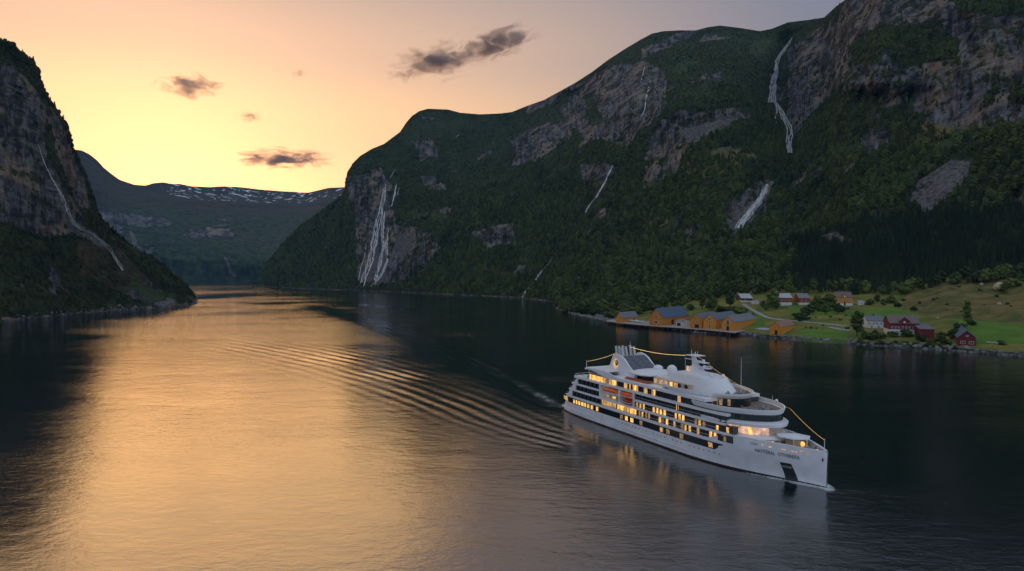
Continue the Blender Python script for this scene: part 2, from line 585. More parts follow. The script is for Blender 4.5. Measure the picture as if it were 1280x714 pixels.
ROCKS = [
    [(1040, 40), (1062, -10), (1120, -60), (1300, -120), (1500, -120), (1500, 150), (1300, 160), (1250, 150), (1215, 165), (1185, 168), (1150, 150), (1110, 120), (1075, 114), (1045, 112)],
    [(984, 66), (1012, 40), (1042, 26), (1044, 112), (1010, 150), (992, 170), (982, 130)],
    [(700, 138), (735, 105), (760, 86), (800, 76), (832, 92), (832, 130), (815, 152), (803, 160), (788, 186), (750, 176), (715, 162)],
    [(817, 156), (854, 138), (932, 133), (938, 150), (892, 162), (858, 188), (846, 224), (800, 238), (806, 200)],
    [(906, 250), (940, 229), (966, 226), (956, 262), (922, 292), (898, 290)],
    [(433, 222), (480, 213), (492, 230), (494, 290), (484, 352), (445, 358), (447, 320), (440, 270)],
    [(486, 281), (520, 283), (549, 306), (532, 335), (500, 354), (484, 354)],
    [(526, 222), (555, 225), (560, 238), (535, 238)], [(638, 178), (680, 158), (714, 146), (716, 172), (668, 206), (640, 206)],
    [(590, 290), (640, 275), (650, 300), (610, 312)], [(650, 130), (720, 104), (740, 96), (720, 112), (660, 140)],
    [(800, 60), (840, 42), (880, 38), (840, 58), (800, 76)],
    [(720, 210), (770, 205), (775, 225), (735, 232)], [(1075, 165), (1110, 160), (1112, 180), (1080, 190)],
    [(1255, 240), (1280, 235), (1280, 262), (1262, 262)],
]
VEG_ON_ROCK = [[(1063, 62), (1098, 28), (1130, 36), (1170, 26), (1196, 45), (1198, 76), (1150, 78), (1120, 88), (1085, 75), (1062, 80)],
               [(1185, -20), (1300, -20), (1300, 12), (1240, 18), (1200, 16)], [(860, 100), (905, 95), (925, 120), (870, 128)],
               [(1100, 92), (1125, 90), (1130, 108), (1108, 112)], [(730, 120), (745, 112), (750, 150), (738, 160)]]
PALE = [[(1147, 226), (1188, 200), (1216, 204), (1192, 240), (1160, 264), (1136, 258)],
        [(1234, 104), (1240, 112), (1212, 140), (1190, 162), (1184, 154), (1214, 128)],
        [(1102, 240), (1150, 205), (1160, 200), (1120, 236)], [(1010, 300), (1050, 292), (1070, 300), (1040, 306)],
        [(845, 165), (925, 140), (932, 150), (862, 180)],
        [(920, 250), (934, 240), (925, 275), (910, 288)], [(462, 300), (484, 300), (482, 352), (455, 356)],
        [(497, 290), (520, 295), (510, 325), (494, 330)]]
GRASS = [[(1195, 160), (1207, 170), (1168, 205), (1132, 236), (1100, 250), (1098, 240), (1150, 198)],
         [(509, 266), (540, 264), (562, 272), (545, 277), (512, 275)],
         [(935, 52), (985, 44), (1035, 28), (1005, 52), (985, 60), (960, 66), (935, 70)],
         [(855, 70), (880, 72), (850, 92), (835, 90)], [(960, 260), (975, 250), (968, 268)],
         [(820, 245), (850, 232), (852, 242), (825, 252)], [(870, 285), (895, 290), (880, 300)]]
HEATH = [[(1128, 392), (1135, 372), (1180, 350), (1290, 340), (1420, 340), (1420, 400), (1280, 404), (1235, 400), (1180, 396)],
         [(470, 190), (520, 136), (640, 138), (690, 120), (600, 158), (500, 180)],
         [(815, 262), (840, 258), (835, 276), (808, 285)], [(1160, 150), (1200, 160), (1170, 180), (1120, 172)],
         [(860, 190), (930, 170), (950, 200), (880, 222), (850, 215)], [(700, 112), (800, 50), (900, 32), (990, 26), (940, 42), (850, 52), (740, 98)]]
VIVID = [[(1058, 390), (1125, 386), (1150, 398), (1145, 415), (1062, 404)], [(1198, 402), (1420, 402), (1420, 430), (1215, 430)],
         [(985, 383), (1040, 383), (1045, 396), (990, 394)], [(1000, 412), (1060, 412), (1060, 432), (1000, 428)], [(925, 385), (960, 395), (955, 412), (930, 408)]]
YELLOWG = [[(828, 376), (875, 371), (900, 378), (905, 392), (870, 394), (828, 388)], [(912, 362), (960, 356), (985, 372), (930, 372)], [(720, 382), (770, 382), (770, 394), (725, 394)]]
CONIFER = [(1000, 364), (980, 345), (985, 322), (1000, 302), (1040, 288), (1075, 292), (1105, 272), (1160, 266), (1230, 262), (1290, 250), (1300, 338),
           (1230, 340), (1180, 348), (1130, 364), (1060, 366)]
CONIFER2 = [(1000, 330), (1090, 318), (1290, 300), (1420, 300), (1420, 342), (1230, 342), (1180, 350), (1130, 366), (1010, 366)]


def any_mask(polys, X, Y, f):
    out = np.zeros(X.shape)
    for p in polys:
        out = np.maximum(out, poly_mask(p, X, Y, f))
    return out


px_main = np.concatenate([np.arange(316, 1290, 1.0), np.arange(1292, 1720, 5.0)])


def warp(P, X, Y, a=5.0, s=110):
    n1 = fbm(P[..., 0] / s, P[..., 1] / s, P[..., 2] / s, 4, 3)
    n2 = fbm(P[..., 0] / s, P[..., 1] / s, P[..., 2] / s, 4, 31)
    return X + a * 1.6 * n1, Y + a * 1.6 * n2


def disp_main(P, X, Y, V):
    x, y, z = P[..., 0], P[..., 1], P[..., 2]
    Xw, Yw = warp(P, X, Y)
    rock = any_mask(ROCKS, Xw, Yw, 6)
    w = smooth(.1, .22, V)
    dd = w * 110 * fbm(x / 420, y / 420, z / 600, 3, 5)
    # gullies and buttresses running down the fall line
    arc, _ = flow_attr(P, P.shape[0] // 2)
    arc = arc + 14 * fbm(x / 90, y / 90, z / 90, 3, 80)
    dd += w * 72 * fbm(arc / 170, 0, z / 600, 4, 8, ridged=True)
    dd += w * rock * 34 * fbm(arc / 55, 0, z / 190, 5, 12, ridged=True, gain=.55)
    cell = fbm(arc / 26, 4, z / 38, 3, 13)
    dd += w * rock * 9 * (np.round(cell * 5) / 5 * .7 + cell * .3)
    dd += w * rock * 7 * fbm(x / 90, y / 90, z / 30, 5, 15, gain=.6)
    dd += w * 13 * fbm(x / 34, y / 34, z / 34, 4, 9)
    pc = np.interp(Y, [20, 60, 130, 190, 240], [996, 982, 972, 990, 982])
    dd += w * 150 * np.exp(-((X - pc) / 13.0) ** 2) * smooth(30, 60, Y) * smooth(250, 190, Y)
    # overhanging wall right of the high fall
    dd += -w * 120 * smooth(1040, 1046, X + 3 * fbm(z / 40, x / 90, 0, 3, 77)) * smooth(125, 100, Y) * smooth(1200, 1100, X)
    b = smooth(.002, .03, V) * smooth(.125, .1, V)
    return dd


Pm, Xm, Ym, Vm = build_slope(px_main, MAIN_SHORE, MAIN_RIDGE, MAIN_T, bench=MAIN_BENCH, n_bench=110, n_slope=430, n_back=26, disp=disp_main)
# roughen the bench a little, never at the shore
bw = smooth(.001, .02, Vm) * smooth(.115, .09, Vm) * (Xm > 700)
Pm[..., 2] += bw * (2.2 * fbm(Pm[..., 0] / 45, Pm[..., 1] / 45, 0, 4, 21) + 1.5) * smooth(0, 12, Pm[..., 2])
hill = poly_mask(HEATH[0], Xm, Ym, 6) * bw
Pm[..., 2] += hill * 4 * fbm(Pm[..., 0] / 22, Pm[..., 1] / 30, 0, 4, 22)


def masks(P, X, Y, V, main=True):
    Xw, Yw = warp(P, X, Y, 5.0, 90)
    z = P[..., 2]
    x, y = P[..., 0], P[..., 1]
    rock = any_mask(ROCKS, Xw, Yw, 5) * (1 - any_mask(VEG_ON_ROCK, Xw, Yw, 4))
    out = fbm(x / 130, y / 130, z / 210, 5, 40)
    slope_zone = smooth(.14, .25, V)
    rock = np.maximum(rock, smooth(.32, .5, out) * .8 * slope_zone * (1 - poly_mask(CONIFER, X, Y, 6)))
    shore = smooth(2.6, 1.2, z + 1.2 * fbm(x / 9, y / 9, 0, 3, 41))
    rock = np.maximum(rock, shore)
    yard = (V < .1) & (X > 698)
    grass = np.maximum(any_mask(GRASS, Xw, Yw, 4), yard * smooth(1.4, 2.6, z))
    pale = any_mask(PALE, Xw, Yw, 3)
    vivid = any_mask(VIVID, X + 2 * (Xw - X) / 5, Y + (Yw - Y) / 5, 1.2) * yard
    heath = any_mask(HEATH, Xw, Yw, 4)
    high = smooth(300, 420, z)
    heath = heath * (1 - .75 * high)
    grass = grass * (1 - .35 * high)
    global turf_mask
    turf_mask = grass * (~yard)
    return rock, grass * yard, pale, vivid, heath


rock, grass, pale, vivid, heath = masks(Pm, Xm, Ym, Vm)
zero = np.zeros_like(rock)
pack = lambda a, b_, c, d=None: np.stack([a, b_, c, np.zeros_like(a) if d is None else d], -1).reshape(-1, 4)
M_main = terrain_material('fjord_slope', (.014, .028, .010), (.04, .06, .016), (.016, .018, .024), (.17, .165, .165))
terrain = mesh_np('mountain_slope', Pm.reshape(-1, 3), grid_faces(*Xm.shape), M_main, True,
                  {'flow': flow_attr(Pm, 330)[1], 'mask': pack(rock, grass, pale), 'mask2': pack(vivid, heath, zero, turf_mask)})
tag(terrain, kind='structure')

# left mountain
px_l = np.concatenate([np.arange(-520, -10, 5.0), np.arange(-10, 246.5, .8)])
LSH = [(-520, 455), (-200, 420), (0, 402), (60, 396), (110, 391), (150, 388), (185, 386), (210, 384), (246, 380)]
LRI = [(-520, -140), (-200, -60), (-60, 15), (0, 48), (15, 55), (30, 65), (42, 76), (48, 85), (52, 105), (60, 120), (70, 135), (80, 150), (85, 160), (90, 182), (97, 197), (105, 215),
       (112, 235), (118, 250), (121, 266), (128, 276), (135, 283), (148, 294), (160, 305), (175, 314), (190, 322), (205, 334), (215, 345), (225, 352), (232, 358), (240, 368), (244, 376), (246.5, 379)]
LT = [(-520, (560, 700, 850, 1000)), (-200, (800, 900, 1000, 1150)), (0, (960, 1040, 1120, 1250)), (60, (1040, 1120, 1190, 1300)), (100, (1110, 1180, 1250, 1340)), (150, (1200, 1250, 1290, 1360)),
      (246, (1385, 1390, 1400, 1410))]
LROCK = [[(-60, 100), (20, 78), (55, 130), (60, 200), (95, 255), (100, 290), (60, 300), (0, 280), (-60, 280)], [(60, 120), (95, 200), (118, 262), (100, 262), (70, 190)],
         [(125, 320), (165, 330), (210, 372), (190, 382), (150, 372)]]
LPALE = [[(72, 235), (92, 280), (118, 290), (142, 310), (150, 330), (138, 325), (112, 300), (84, 292), (66, 245)], [(190, 378), (210, 374), (222, 380), (198, 384)], [(150, 330), (165, 345), (158, 352)]]


def disp_left(P, X, Y, V):
    x, y, z = P[..., 0], P[..., 1], P[..., 2]
    w = smooth(.1, .25, V) * smooth(1.0, .96, V)
    sc = smooth(246, 150, X)
    return w * sc * (50 * fbm(x / 260, y / 260, z / 380, 3, 51) + 34 * fbm(flow_attr(P, P.shape[0] // 2)[0] / 70, 0, z / 230, 5, 52, ridged=True) + 9 * fbm(x / 24, y / 24, z / 24, 4, 53) + 9 * fbm(x / 150, y / 150, z / 20, 4, 54))


Pl, Xl, Yl, Vl = build_slope(px_l, LSH, LRI, LT, n_bench=4, n_slope=420, n_back=20, back=500, disp=disp_left, seed=3, csm=4)
jag = smooth(.9, 1.0, Vl) * smooth(240, 200, Xl)
Pl[..., 2] += jag * 5 * fbm(Pl[..., 0] / 18, Pl[..., 1] / 18, 0, 4, 60)
Xw, Yw = warp(Pl, Xl, Yl, 5, 70)
lr = any_mask(LROCK, Xw, Yw, 7)
lr = np.maximum(lr, .8 * smooth(.2, .4, fbm(Pl[..., 0] / 70, Pl[..., 1] / 70, Pl[..., 2] / 150, 5, 61)))
lr = np.maximum(lr, smooth(5, 1.5, Pl[..., 2] + 3 * fbm(Pl[..., 0] / 9, Pl[..., 1] / 9, 0, 3, 62)))
lp = any_mask(LPALE, X := Xw, Yw, 3)
lg = poly_mask([(165, 352), (200, 365), (225, 376), (190, 374), (160, 362)], Xw, Yw, 3)
lh = np.maximum(poly_mask([(95, 300), (150, 310), (185, 350), (150, 370), (100, 340)], Xw, Yw, 6), 0)
M_left = terrain_material('left_slope', (.014, .026, .010), (.032, .046, .014), (.014, .015, .018), (.12, .115, .115), .7, (.022, .026, .010), (.060, .046, .020))  # darker rock and plant tones than the main slope
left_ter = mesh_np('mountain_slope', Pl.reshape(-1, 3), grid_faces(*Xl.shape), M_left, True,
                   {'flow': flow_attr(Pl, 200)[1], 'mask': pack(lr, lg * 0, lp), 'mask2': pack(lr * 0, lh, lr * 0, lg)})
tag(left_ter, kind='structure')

# far range
px_f = np.arange(-300, 760, 1.6)
FSH = [(-300, 351.5), (760, 351.5)]
FRI = [(-300, 120), (0, 160), (60, 175), (92, 187), (102, 188), (112, 193), (122, 201), (130, 210), (140, 218), (150, 225), (168, 231), (182, 232), (192, 229), (204, 228), (215, 230), (225, 230), (240, 233), (262, 234), (280, 233), (300, 234),
       (325, 237), (350, 239), (385, 241), (398, 238), (410, 235), (432, 234), (500, 226), (620, 215), (760, 190)]
FT = [(-300, (6000, 6300, 6700, 7300)), (90, (6000, 6300, 6700, 7300)), (200, (6050, 6500, 7200, 8400)), (330, (6200, 7000, 8000, 9500)), (440, (6050, 6500, 7300, 8600)), (760, (6000, 6400, 7000, 8000))]


def disp_far(P, X, Y, V):
    x, y, z = P[..., 0], P[..., 1], P[..., 2]
    w = smooth(.1, .3, V)
    arc, _ = flow_attr(P, P.shape[0] // 2)
    arc = arc + .5 * z + 160 * fbm(x / 700, y / 700, z / 700, 3, 70)
    return w * (230 * fbm(arc / 1500, 0, z / 3000, 4, 71) + 230 * fbm(arc / 700, 0, z / 2600, 5, 72, ridged=True) + 22 * fbm(x / 80, y / 80, z / 80, 4, 73))


Pf, Xf, Yf, Vf = build_slope(px_f, FSH, FRI, FT, n_bench=4, n_slope=330, n_back=16, back=3000, disp=disp_far, seed=5, csm=12)
Xw, Yw = warp(Pf, Xf, Yf, 3, 400)
fr_ = np.clip(smooth(.02, .4, fbm(Pf[..., 0] / 420, Pf[..., 1] / 420, Pf[..., 2] / 900, 5, 74)) * .8, 0, 1)
fr_ = np.maximum(fr_, smooth(760, 960, Pf[..., 2] + 90 * fbm(Pf[..., 0] / 300, Pf[..., 1] / 300, 0, 3, 75)) * .8)
fp = any_mask([[(148, 262), (158, 268), (185, 284), (176, 286), (160, 278)], [(278, 318), (286, 322), (300, 345), (290, 342)], [(160, 290), (166, 292), (172, 312), (164, 308)]], Xw, Yw, 2) * .8
snow = .52 * smooth(820, 980, Pf[..., 2]) * smooth(195, 215, Xf)
M_far = terrain_material('far_slope', (.010, .026, .012), (.050, .078, .030), (.03, .033, .04), (.19, .18, .18), 3.0, (.022, .034, .014), (.05, .05, .025))
far_ter = mesh_np('mountain_range', Pf.reshape(-1, 3), grid_faces(*Xf.shape), M_far, True,
                  {'flow': flow_attr(Pf, 150)[1], 'mask': pack(fr_, fr_ * 0, fp), 'mask2': pack(fr_ * 0, smooth(650, 850, Pf[..., 2]), snow)})
tag(far_ter, kind='structure')


def make_bvh(P, step=1):
    Q = P[::step, ::step]
    f = grid_faces(Q.shape[0], Q.shape[1])
    return BVHTree.FromPolygons(Q.reshape(-1, 3).tolist(), f.tolist())


BV_main = make_bvh(Pm, 2)
BV_left = make_bvh(Pl, 2)
BV_bench = BVHTree.FromPolygons((Pm[:118, 370:]).reshape(-1, 3).tolist(), grid_faces(118, Pm.shape[1] - 370).tolist())
CAMV = Vector((0, 0, CAM_H))


def hit(px, py, bvh=None):
    d = Vector(ray(px, py)).normalized()
    h = (bvh or BV_main).ray_cast(CAMV, d)
    if h[0] is None:
        h = BV_left.ray_cast(CAMV, d)
    return h[0]


def ground(x, y):
    h = BV_bench.ray_cast(Vector((x, y, 900)), Vector((0, 0, -1)))
    return h[0].z if h[0] is not None else 0.0


# ------------------------------------------------------------ water
SHIP_L = 128.0
SHIP_A = R(-64)
hv = np.array([math.cos(SHIP_A), math.sin(SHIP_A)])
sv = np.array([hv[1], -hv[0]])
BOWP = onz(1033, 611)[:2]
SHIP_O = BOWP - SHIP_L * hv


def build_water():
    xs = np.concatenate([np.geomspace(-16000, -420, 24), np.arange(-400, -152, 2.2), np.arange(-150, 9, 1.3), np.arange(10, 106, .9), np.arange(108, 520, 2.2), np.geomspace(540, 16000, 24)])
    ys = np.concatenate([[-3000, -800, -200, 0, 40], np.arange(62, 178, 2.4), np.arange(180, 316, .9), np.arange(317, 460, 1.2), np.arange(462, 1500, 2.6), np.geomspace(1510, 12000, 60)])
    X, Y = np.meshgrid(xs, ys)
    fade = smooth(1480, 900, Y) * smooth(-395, -330, X) * smooth(515, 440, X) * smooth(60, 90, Y)
    Z = np.zeros_like(X)
    # long crests of the wake: each follows a smooth track on the water
    wake = np.zeros_like(X); calm = np.zeros_like(X); foam = np.zeros_like(X)

    def track(pts):
        w = onz(np.array([p[0] for p in pts], float), np.array([p[1] for p in pts], float))[:, :2]
        # resample smoothly
        t = np.linspace(0, len(w) - 1, 240)
        q = np.stack([np.interp(t, np.arange(len(w)), w[:, k]) for k in (0, 1)], -1)
        return gsmooth(q, 14, 0)

    def dist_to(tr, maxd=90):
        x0, y0 = tr.min(0) - maxd; x1, y1 = tr.max(0) + maxd
        sel = (X > x0) & (X < x1) & (Y > y0) & (Y < y1)
        pts = np.stack([X[sel], Y[sel]], -1)
        best = np.full(len(pts), 1e9); sd = np.zeros(len(pts)); al = np.zeros(len(pts))
        for i in range(0, len(tr) - 1, 2):
            a = tr[i]; b_ = tr[min(i + 2, len(tr) - 1)]
            d = b_ - a; L2 = d @ d + 1e-9
            rel = pts - a
            t = np.clip(rel @ d / L2, 0, 1)
            off = rel - t[:, None] * d
            dist = np.hypot(off[:, 0], off[:, 1])
            m = dist < best
            best[m] = dist[m]
            sd[m] = (np.sign(d[0] * rel[:, 1] - d[1] * rel[:, 0]) * dist)[m]
            al[m] = ((i + t * 2) / (len(tr) - 1))[m]
        return sel, sd, al
    # port... the near diverging crests
    tr = track([(742, 560), (690, 546), (640, 528), (590, 509), (540, 490), (480, 470), (420, 454), (350, 440), (280, 428), (210, 413), (160, 404)])
    sel, sd_, al = dist_to(tr, 80)
    xx, yy = X[sel], Y[sel]
    wob = 3.5 * fbm(xx / 70, yy / 70, 0, 4, 90)
    wl = 5.0 + 8.5 * al
    env = np.exp(-((sd_ + 8 * al) / (9 + 40 * al)) ** 2) * smooth(0, .03, al) * smooth(1.0, .7, al)
    Z[sel] += np.sin(2 * math.pi * (sd_ + wob) / wl) * env * (.15 + .17 * al) * (.75 + .6 * vnoise(xx / 34, yy / 34, 0, 91))
    # second train on the far side
    tr2 = track([(700, 512), (640, 480), (590, 455), (540, 432), (490, 412), (440, 396), (400, 385), (372, 380)])
    sel, sd_, al = dist_to(tr2, 110)
    xx, yy = X[sel], Y[sel]
    env = np.exp(-((sd_) / (7 + 24 * al)) ** 2) * smooth(1.0, .8, al)
    calm[sel] = np.maximum(calm[sel], env * (.5 + .5 * smooth(-.3, .3, fbm(xx / 60, yy / 60, 0, 3, 94))))
    Z[sel] += np.sin(2 * math.pi * (sd_ + 3 * fbm(xx / 50, yy / 50, 0, 3, 92)) / (7 + 6 * al)) * env * .10
    # smooth slicks
    for pts, wd in (([(700, 508), (660, 488), (620, 462), (570, 440), (500, 410), (450, 402)], 14),
                    ([(150, 396), (260, 384), (400, 376), (560, 392), (640, 392)], 26), ([(215, 374), (330, 368), (460, 370)], 60)):
        t3 = track(pts)
        sel, sd_, al = dist_to(t3, wd * 2.5)
        xx, yy = X[sel], Y[sel]
        calm[sel] = np.maximum(calm[sel], np.exp(-(sd_ / wd) ** 2) * .9)
    t4 = track([(700, 510), (672, 492), (640, 474), (600, 452), (560, 436)])
    sel, sd_, al = dist_to(t4, 40)
    xx, yy = X[sel], Y[sel]
    foam[sel] = np.maximum(foam[sel], np.exp(-(sd_ / (6 + 5 * al)) ** 2) * (.50 - .26 * al) * (.85 + .5 * fbm(xx / 4, yy / 4, 0, 4, 103)))
    sel, sd_, al = dist_to(tr, 30)
    xx, yy = X[sel], Y[sel]
    foam[sel] = np.maximum(foam[sel], np.exp(-((sd_ - 2) / 1.6) ** 2) * smooth(.34, .02, al) * (.36 + .3 * vnoise(xx / 6, yy / 6, 0, 104)))
    # foam: stern wash and bow wave, in the ship's own frame
    rx, ry = X - SHIP_O[0], Y - SHIP_O[1]
    s_ = rx * hv[0] + ry * hv[1]; l_ = rx * sv[0] + ry * sv[1]
    n = fbm(X / 5, Y / 5, 0, 4, 97)
    foam = np.maximum(foam, smooth(-46, -1, s_) * smooth(4, -2, s_) * smooth(13, 5, np.abs(l_)) * (.42 + .45 * n))
    hb = np.interp(s_, [0, 10, 88, 100, 108, 116, 124, 128, 131], [10, 11.4, 11.8, 10.2, 8.0, 5.2, 2.0, .4, .2])
    edge = np.abs(l_) - hb
    nf = fbm(X / 3, Y / 3, 0, 3, 98)
    foam = np.maximum(foam, smooth(3.0, .2, edge + 1.4 * nf) * smooth(-1.0, .1, edge) * smooth(92, 118, s_) * smooth(132, 129, s_) * .9)
    foam = np.maximum(foam, smooth(1.6, .0, edge + 1.0 * nf) * smooth(-1.0, .1, edge) * smooth(0, 30, s_) * smooth(125, 40, s_) * .5)
    far_edge = np.abs(l_ - (128 - s_) * .27 - 1.5)
    foam = np.maximum(foam, smooth(1.5, .2, far_edge + 1.2 * nf) * smooth(90, 122, s_) * smooth(130, 127, s_) * .55)
    foam = np.maximum(foam, smooth(2.0, .2, np.hypot(s_ - 129, l_ + .5) * .5 + nf) * .8)
    Z += .32 * smooth(4, 0, edge) * smooth(100, 122, s_) * smooth(131, 128, s_)
    Z *= fade
    ruffle = smooth(330, 900, Y) * smooth(.02, -.14, X / np.maximum(Y, 1) + .05 * fbm(X / 200, Y / 300, 0, 3, 99)) * (.45 + .55 * smooth(-.3, .2, fbm(X / 120, Y / 260, 0, 4, 101))) * (1 - .9 * calm)
    P = np.stack([X, Y, Z], -1)
    m = bpy.data.materials.new('fjord_water'); m.use_nodes = True
    nt = m.node_tree; L = nt.links.new
    b = nt.nodes['Principled BSDF']
    b.inputs['Base Color'].default_value = (.001, .009, .010, 1)
    b.inputs['IOR'].default_value = 2.9
    geo = new_node(nt, 'ShaderNodeNewGeometry')
    at = new_node(nt, 'ShaderNodeAttribute', attribute_name='mask')
    sp = new_node(nt, 'ShaderNodeSeparateColor'); L(at.outputs['Color'], sp.inputs[0])

    def noise(scale, vs_, detail, rough=.55, dist=0.0):
        mp = new_node(nt, 'ShaderNodeMapping'); mp.inputs['Scale'].default_value = vs_; mp.inputs['Rotation'].default_value = (0, 0, .25)
        L(geo.outputs['Position'], mp.inputs[0])
        q = new_node(nt, 'ShaderNodeTexNoise'); q.inputs['Scale'].default_value = scale; q.inputs['Detail'].default_value = detail
        q.inputs['Roughness'].default_value = rough; q.inputs['Distortion'].default_value = dist
        L(mp.outputs[0], q.inputs['Vector']); return q.outputs[0]

    def mth(op, a, c=0.0):
        q = new_node(nt, 'ShaderNodeMath', operation=op)
        for i, val in enumerate((a, c)):
            if isinstance(val, (int, float)): q.inputs[i].default_value = val
            else: L(val, q.inputs[i])
        return q.outputs[0]
    big = noise(.11, (.55, 1, 1), 3, .5, .3)
    mid = noise(.42, (.6, 1, 1), 3, .55, .4)
    sml = noise(1.5, (.7, 1, 1), 5, .65, .3)
    gust = noise(.010, (.5, 1, 1), 4, .6)
    h = mth('ADD', mth('MULTIPLY', big, .60), mth('ADD', mth('MULTIPLY', mid, .50), mth('MULTIPLY', sml, .20)))
    gr = new_node(nt, 'ShaderNodeMapRange'); gr.inputs[1].default_value = .38; gr.inputs[2].default_value = .62; gr.inputs[3].default_value = .5; gr.inputs[4].default_value = 1.15
    L(gust, gr.inputs[0])
    amp = mth('MULTIPLY', gr.outputs[0], mth('SUBTRACT', 1.0, mth('MULTIPLY', sp.outputs[1], .9)))
    amp = mth('MULTIPLY', amp, mth('ADD', 1.0, mth('MULTIPLY', sp.outputs[2], 2.6)))
    bp = new_node(nt, 'ShaderNodeBump'); bp.inputs['Distance'].default_value = 1.0
    L(mth('MULTIPLY', h, amp), bp.inputs['Height']); bp.inputs['Strength'].default_value = .27
    L(bp.outputs[0], b.inputs['Normal'])
    fo = noise(1.3, (1, 1, 1), 7, .75)
    ff = new_node(nt, 'ShaderNodeMapRange', interpolation_type='SMOOTHSTEP'); ff.inputs[1].default_value = .76; ff.inputs[2].default_value = 1.45
    L(mth('ADD', sp.outputs[0], fo), ff.inputs[0])
    mx = new_node(nt, 'ShaderNodeMix', data_type='RGBA'); L(ff.outputs[0], mx.inputs['Factor'])
    mx.inputs[6].default_value = (.001, .009, .010, 1); mx.inputs[7].default_value = (.55, .6, .62, 1)
    L(mx.outputs[2], b.inputs['Base Color'])
    rr = new_node(nt, 'ShaderNodeMapRange'); L(ff.outputs[0], rr.inputs[0]); rr.inputs[3].default_value = .03; rr.inputs[4].default_value = .7
    L(rr.outputs[0], b.inputs['Roughness'])
    o = mesh_np('water', P.reshape(-1, 3), grid_faces(*X.shape), m, True, {'mask': np.stack([foam, calm, ruffle, foam * 0 + 1], -1).reshape(-1, 4)})
    # normals up
    tag(o, kind='structure')
    bed = MB(); bed.box(-16000, 16000, -3000, 30000, -60, -40)
    tag(bed.build('seabed', material('seabed_silt', (.03, .035, .03), .9, var=.2, vscale=.02)), kind='structure')
    return o


print('water')
water = build_water()


# ============================================================ WATERFALLS
def water_white():
    m = bpy.data.materials.new('falling_water'); m.use_nodes = True
    nt = m.node_tree; L = nt.links.new
    b = nt.nodes['Principled BSDF']
    b.inputs['Base Color'].default_value = (.92, .92, .94, 1)
    b.inputs['Roughness'].default_value = .6
    b.inputs['Subsurface Weight'].default_value = 0
    geo = new_node(nt, 'ShaderNodeNewGeometry')
    mp = new_node(nt, 'ShaderNodeMapping'); mp.inputs['Scale'].default_value = (1, 1, .16)
    L(geo.outputs['Position'], mp.inputs[0])
    n = new_node(nt, 'ShaderNodeTexNoise'); n.inputs['Scale'].default_value = .6; n.inputs['Detail'].default_value = 6; n.inputs['Roughness'].default_value = .7
    L(mp.outputs[0], n.inputs['Vector'])
    r = new_node(nt, 'ShaderNodeMapRange'); r.inputs[1].default_value = .38; r.inputs[2].default_value = .58; r.inputs[4].default_value = .95
    L(n.outputs[0], r.inputs[0]); L(r.outputs[0], b.inputs['Alpha'])
    return m


M_fall = water_white()


def strand(mb, pts, width_px, bvh, rng, wob=1.0, lift=2.0):
    """one rope of falling water laid on the rock, with real width and thickness"""
    pts = np.array(pts, float)
    seg = np.hypot(*np.diff(pts, axis=0).T); cum = np.concatenate([[0], np.cumsum(seg)])
    n = max(6, int(cum[-1] / 1.6))
    t = np.linspace(0, cum[-1], n)
    xs = np.interp(t, cum, pts[:, 0]); ys = np.interp(t, cum, pts[:, 1])
    xs = xs + wob * fbm(t / 7, rng.random() * 90, 0, 3, 5) * smooth(0, 6, t)
    prev = None
    verts = []
    for i in range(n):
        d = Vector(ray(xs[i], ys[i])).normalized()
        h = bvh.ray_cast(CAMV, d)[0]
        if h is None: continue
        dist = (h - CAMV).length
        if prev is not None and abs(dist - prev) > 160: dist = prev
        prev = dist if prev is None else .55 * prev + .45 * dist
        c = CAMV + d * (min(prev, dist) - lift)
        w = width_px * dist / FPX * (.35 + .65 * min(1, 4 * i / n)) * (.95 + .12 * rng.random())
        rt = Vector((d.y, -d.x, 0)).normalized()
        fw = Vector((d.x, d.y, 0)).normalized()
        verts.append((c - rt * w / 2 + fw * 1.0, c - fw * w * .22, c + rt * w / 2 + fw * 1.0, c + fw * 2.5))
    vs_ = [v for q in verts for v in q]
    fs_ = []
    for i in range(len(verts) - 1):
        for k in range(4):
            a = i * 4 + k; b_ = i * 4 + (k + 1) % 4
            fs_.append((a, b_, b_ + 4, a + 4))
    mb.add(vs_, fs_)


def waterfall(strands, label, bvh, seed=0, group=None):
    rng = random.Random(seed)
    mb = MB()
    for s_ in strands:
        pts, w = s_[0], s_[1]
        k = s_[2] if len(s_) > 2 else 1
        sp_ = s_[3] if len(s_) > 3 else 0
        for j in range(k):
            off = (rng.random() - .5) * sp_
            strand(mb, [(p[0] + off * min(1, i / 2.0 + .3), p[1]) for i, p in enumerate(pts)], w, bvh, rng, .8 + sp_ * .2)
    o = mb.build('waterfall', M_fall, smooth_=True)
    tag(o, label, 'waterfall')
    return o


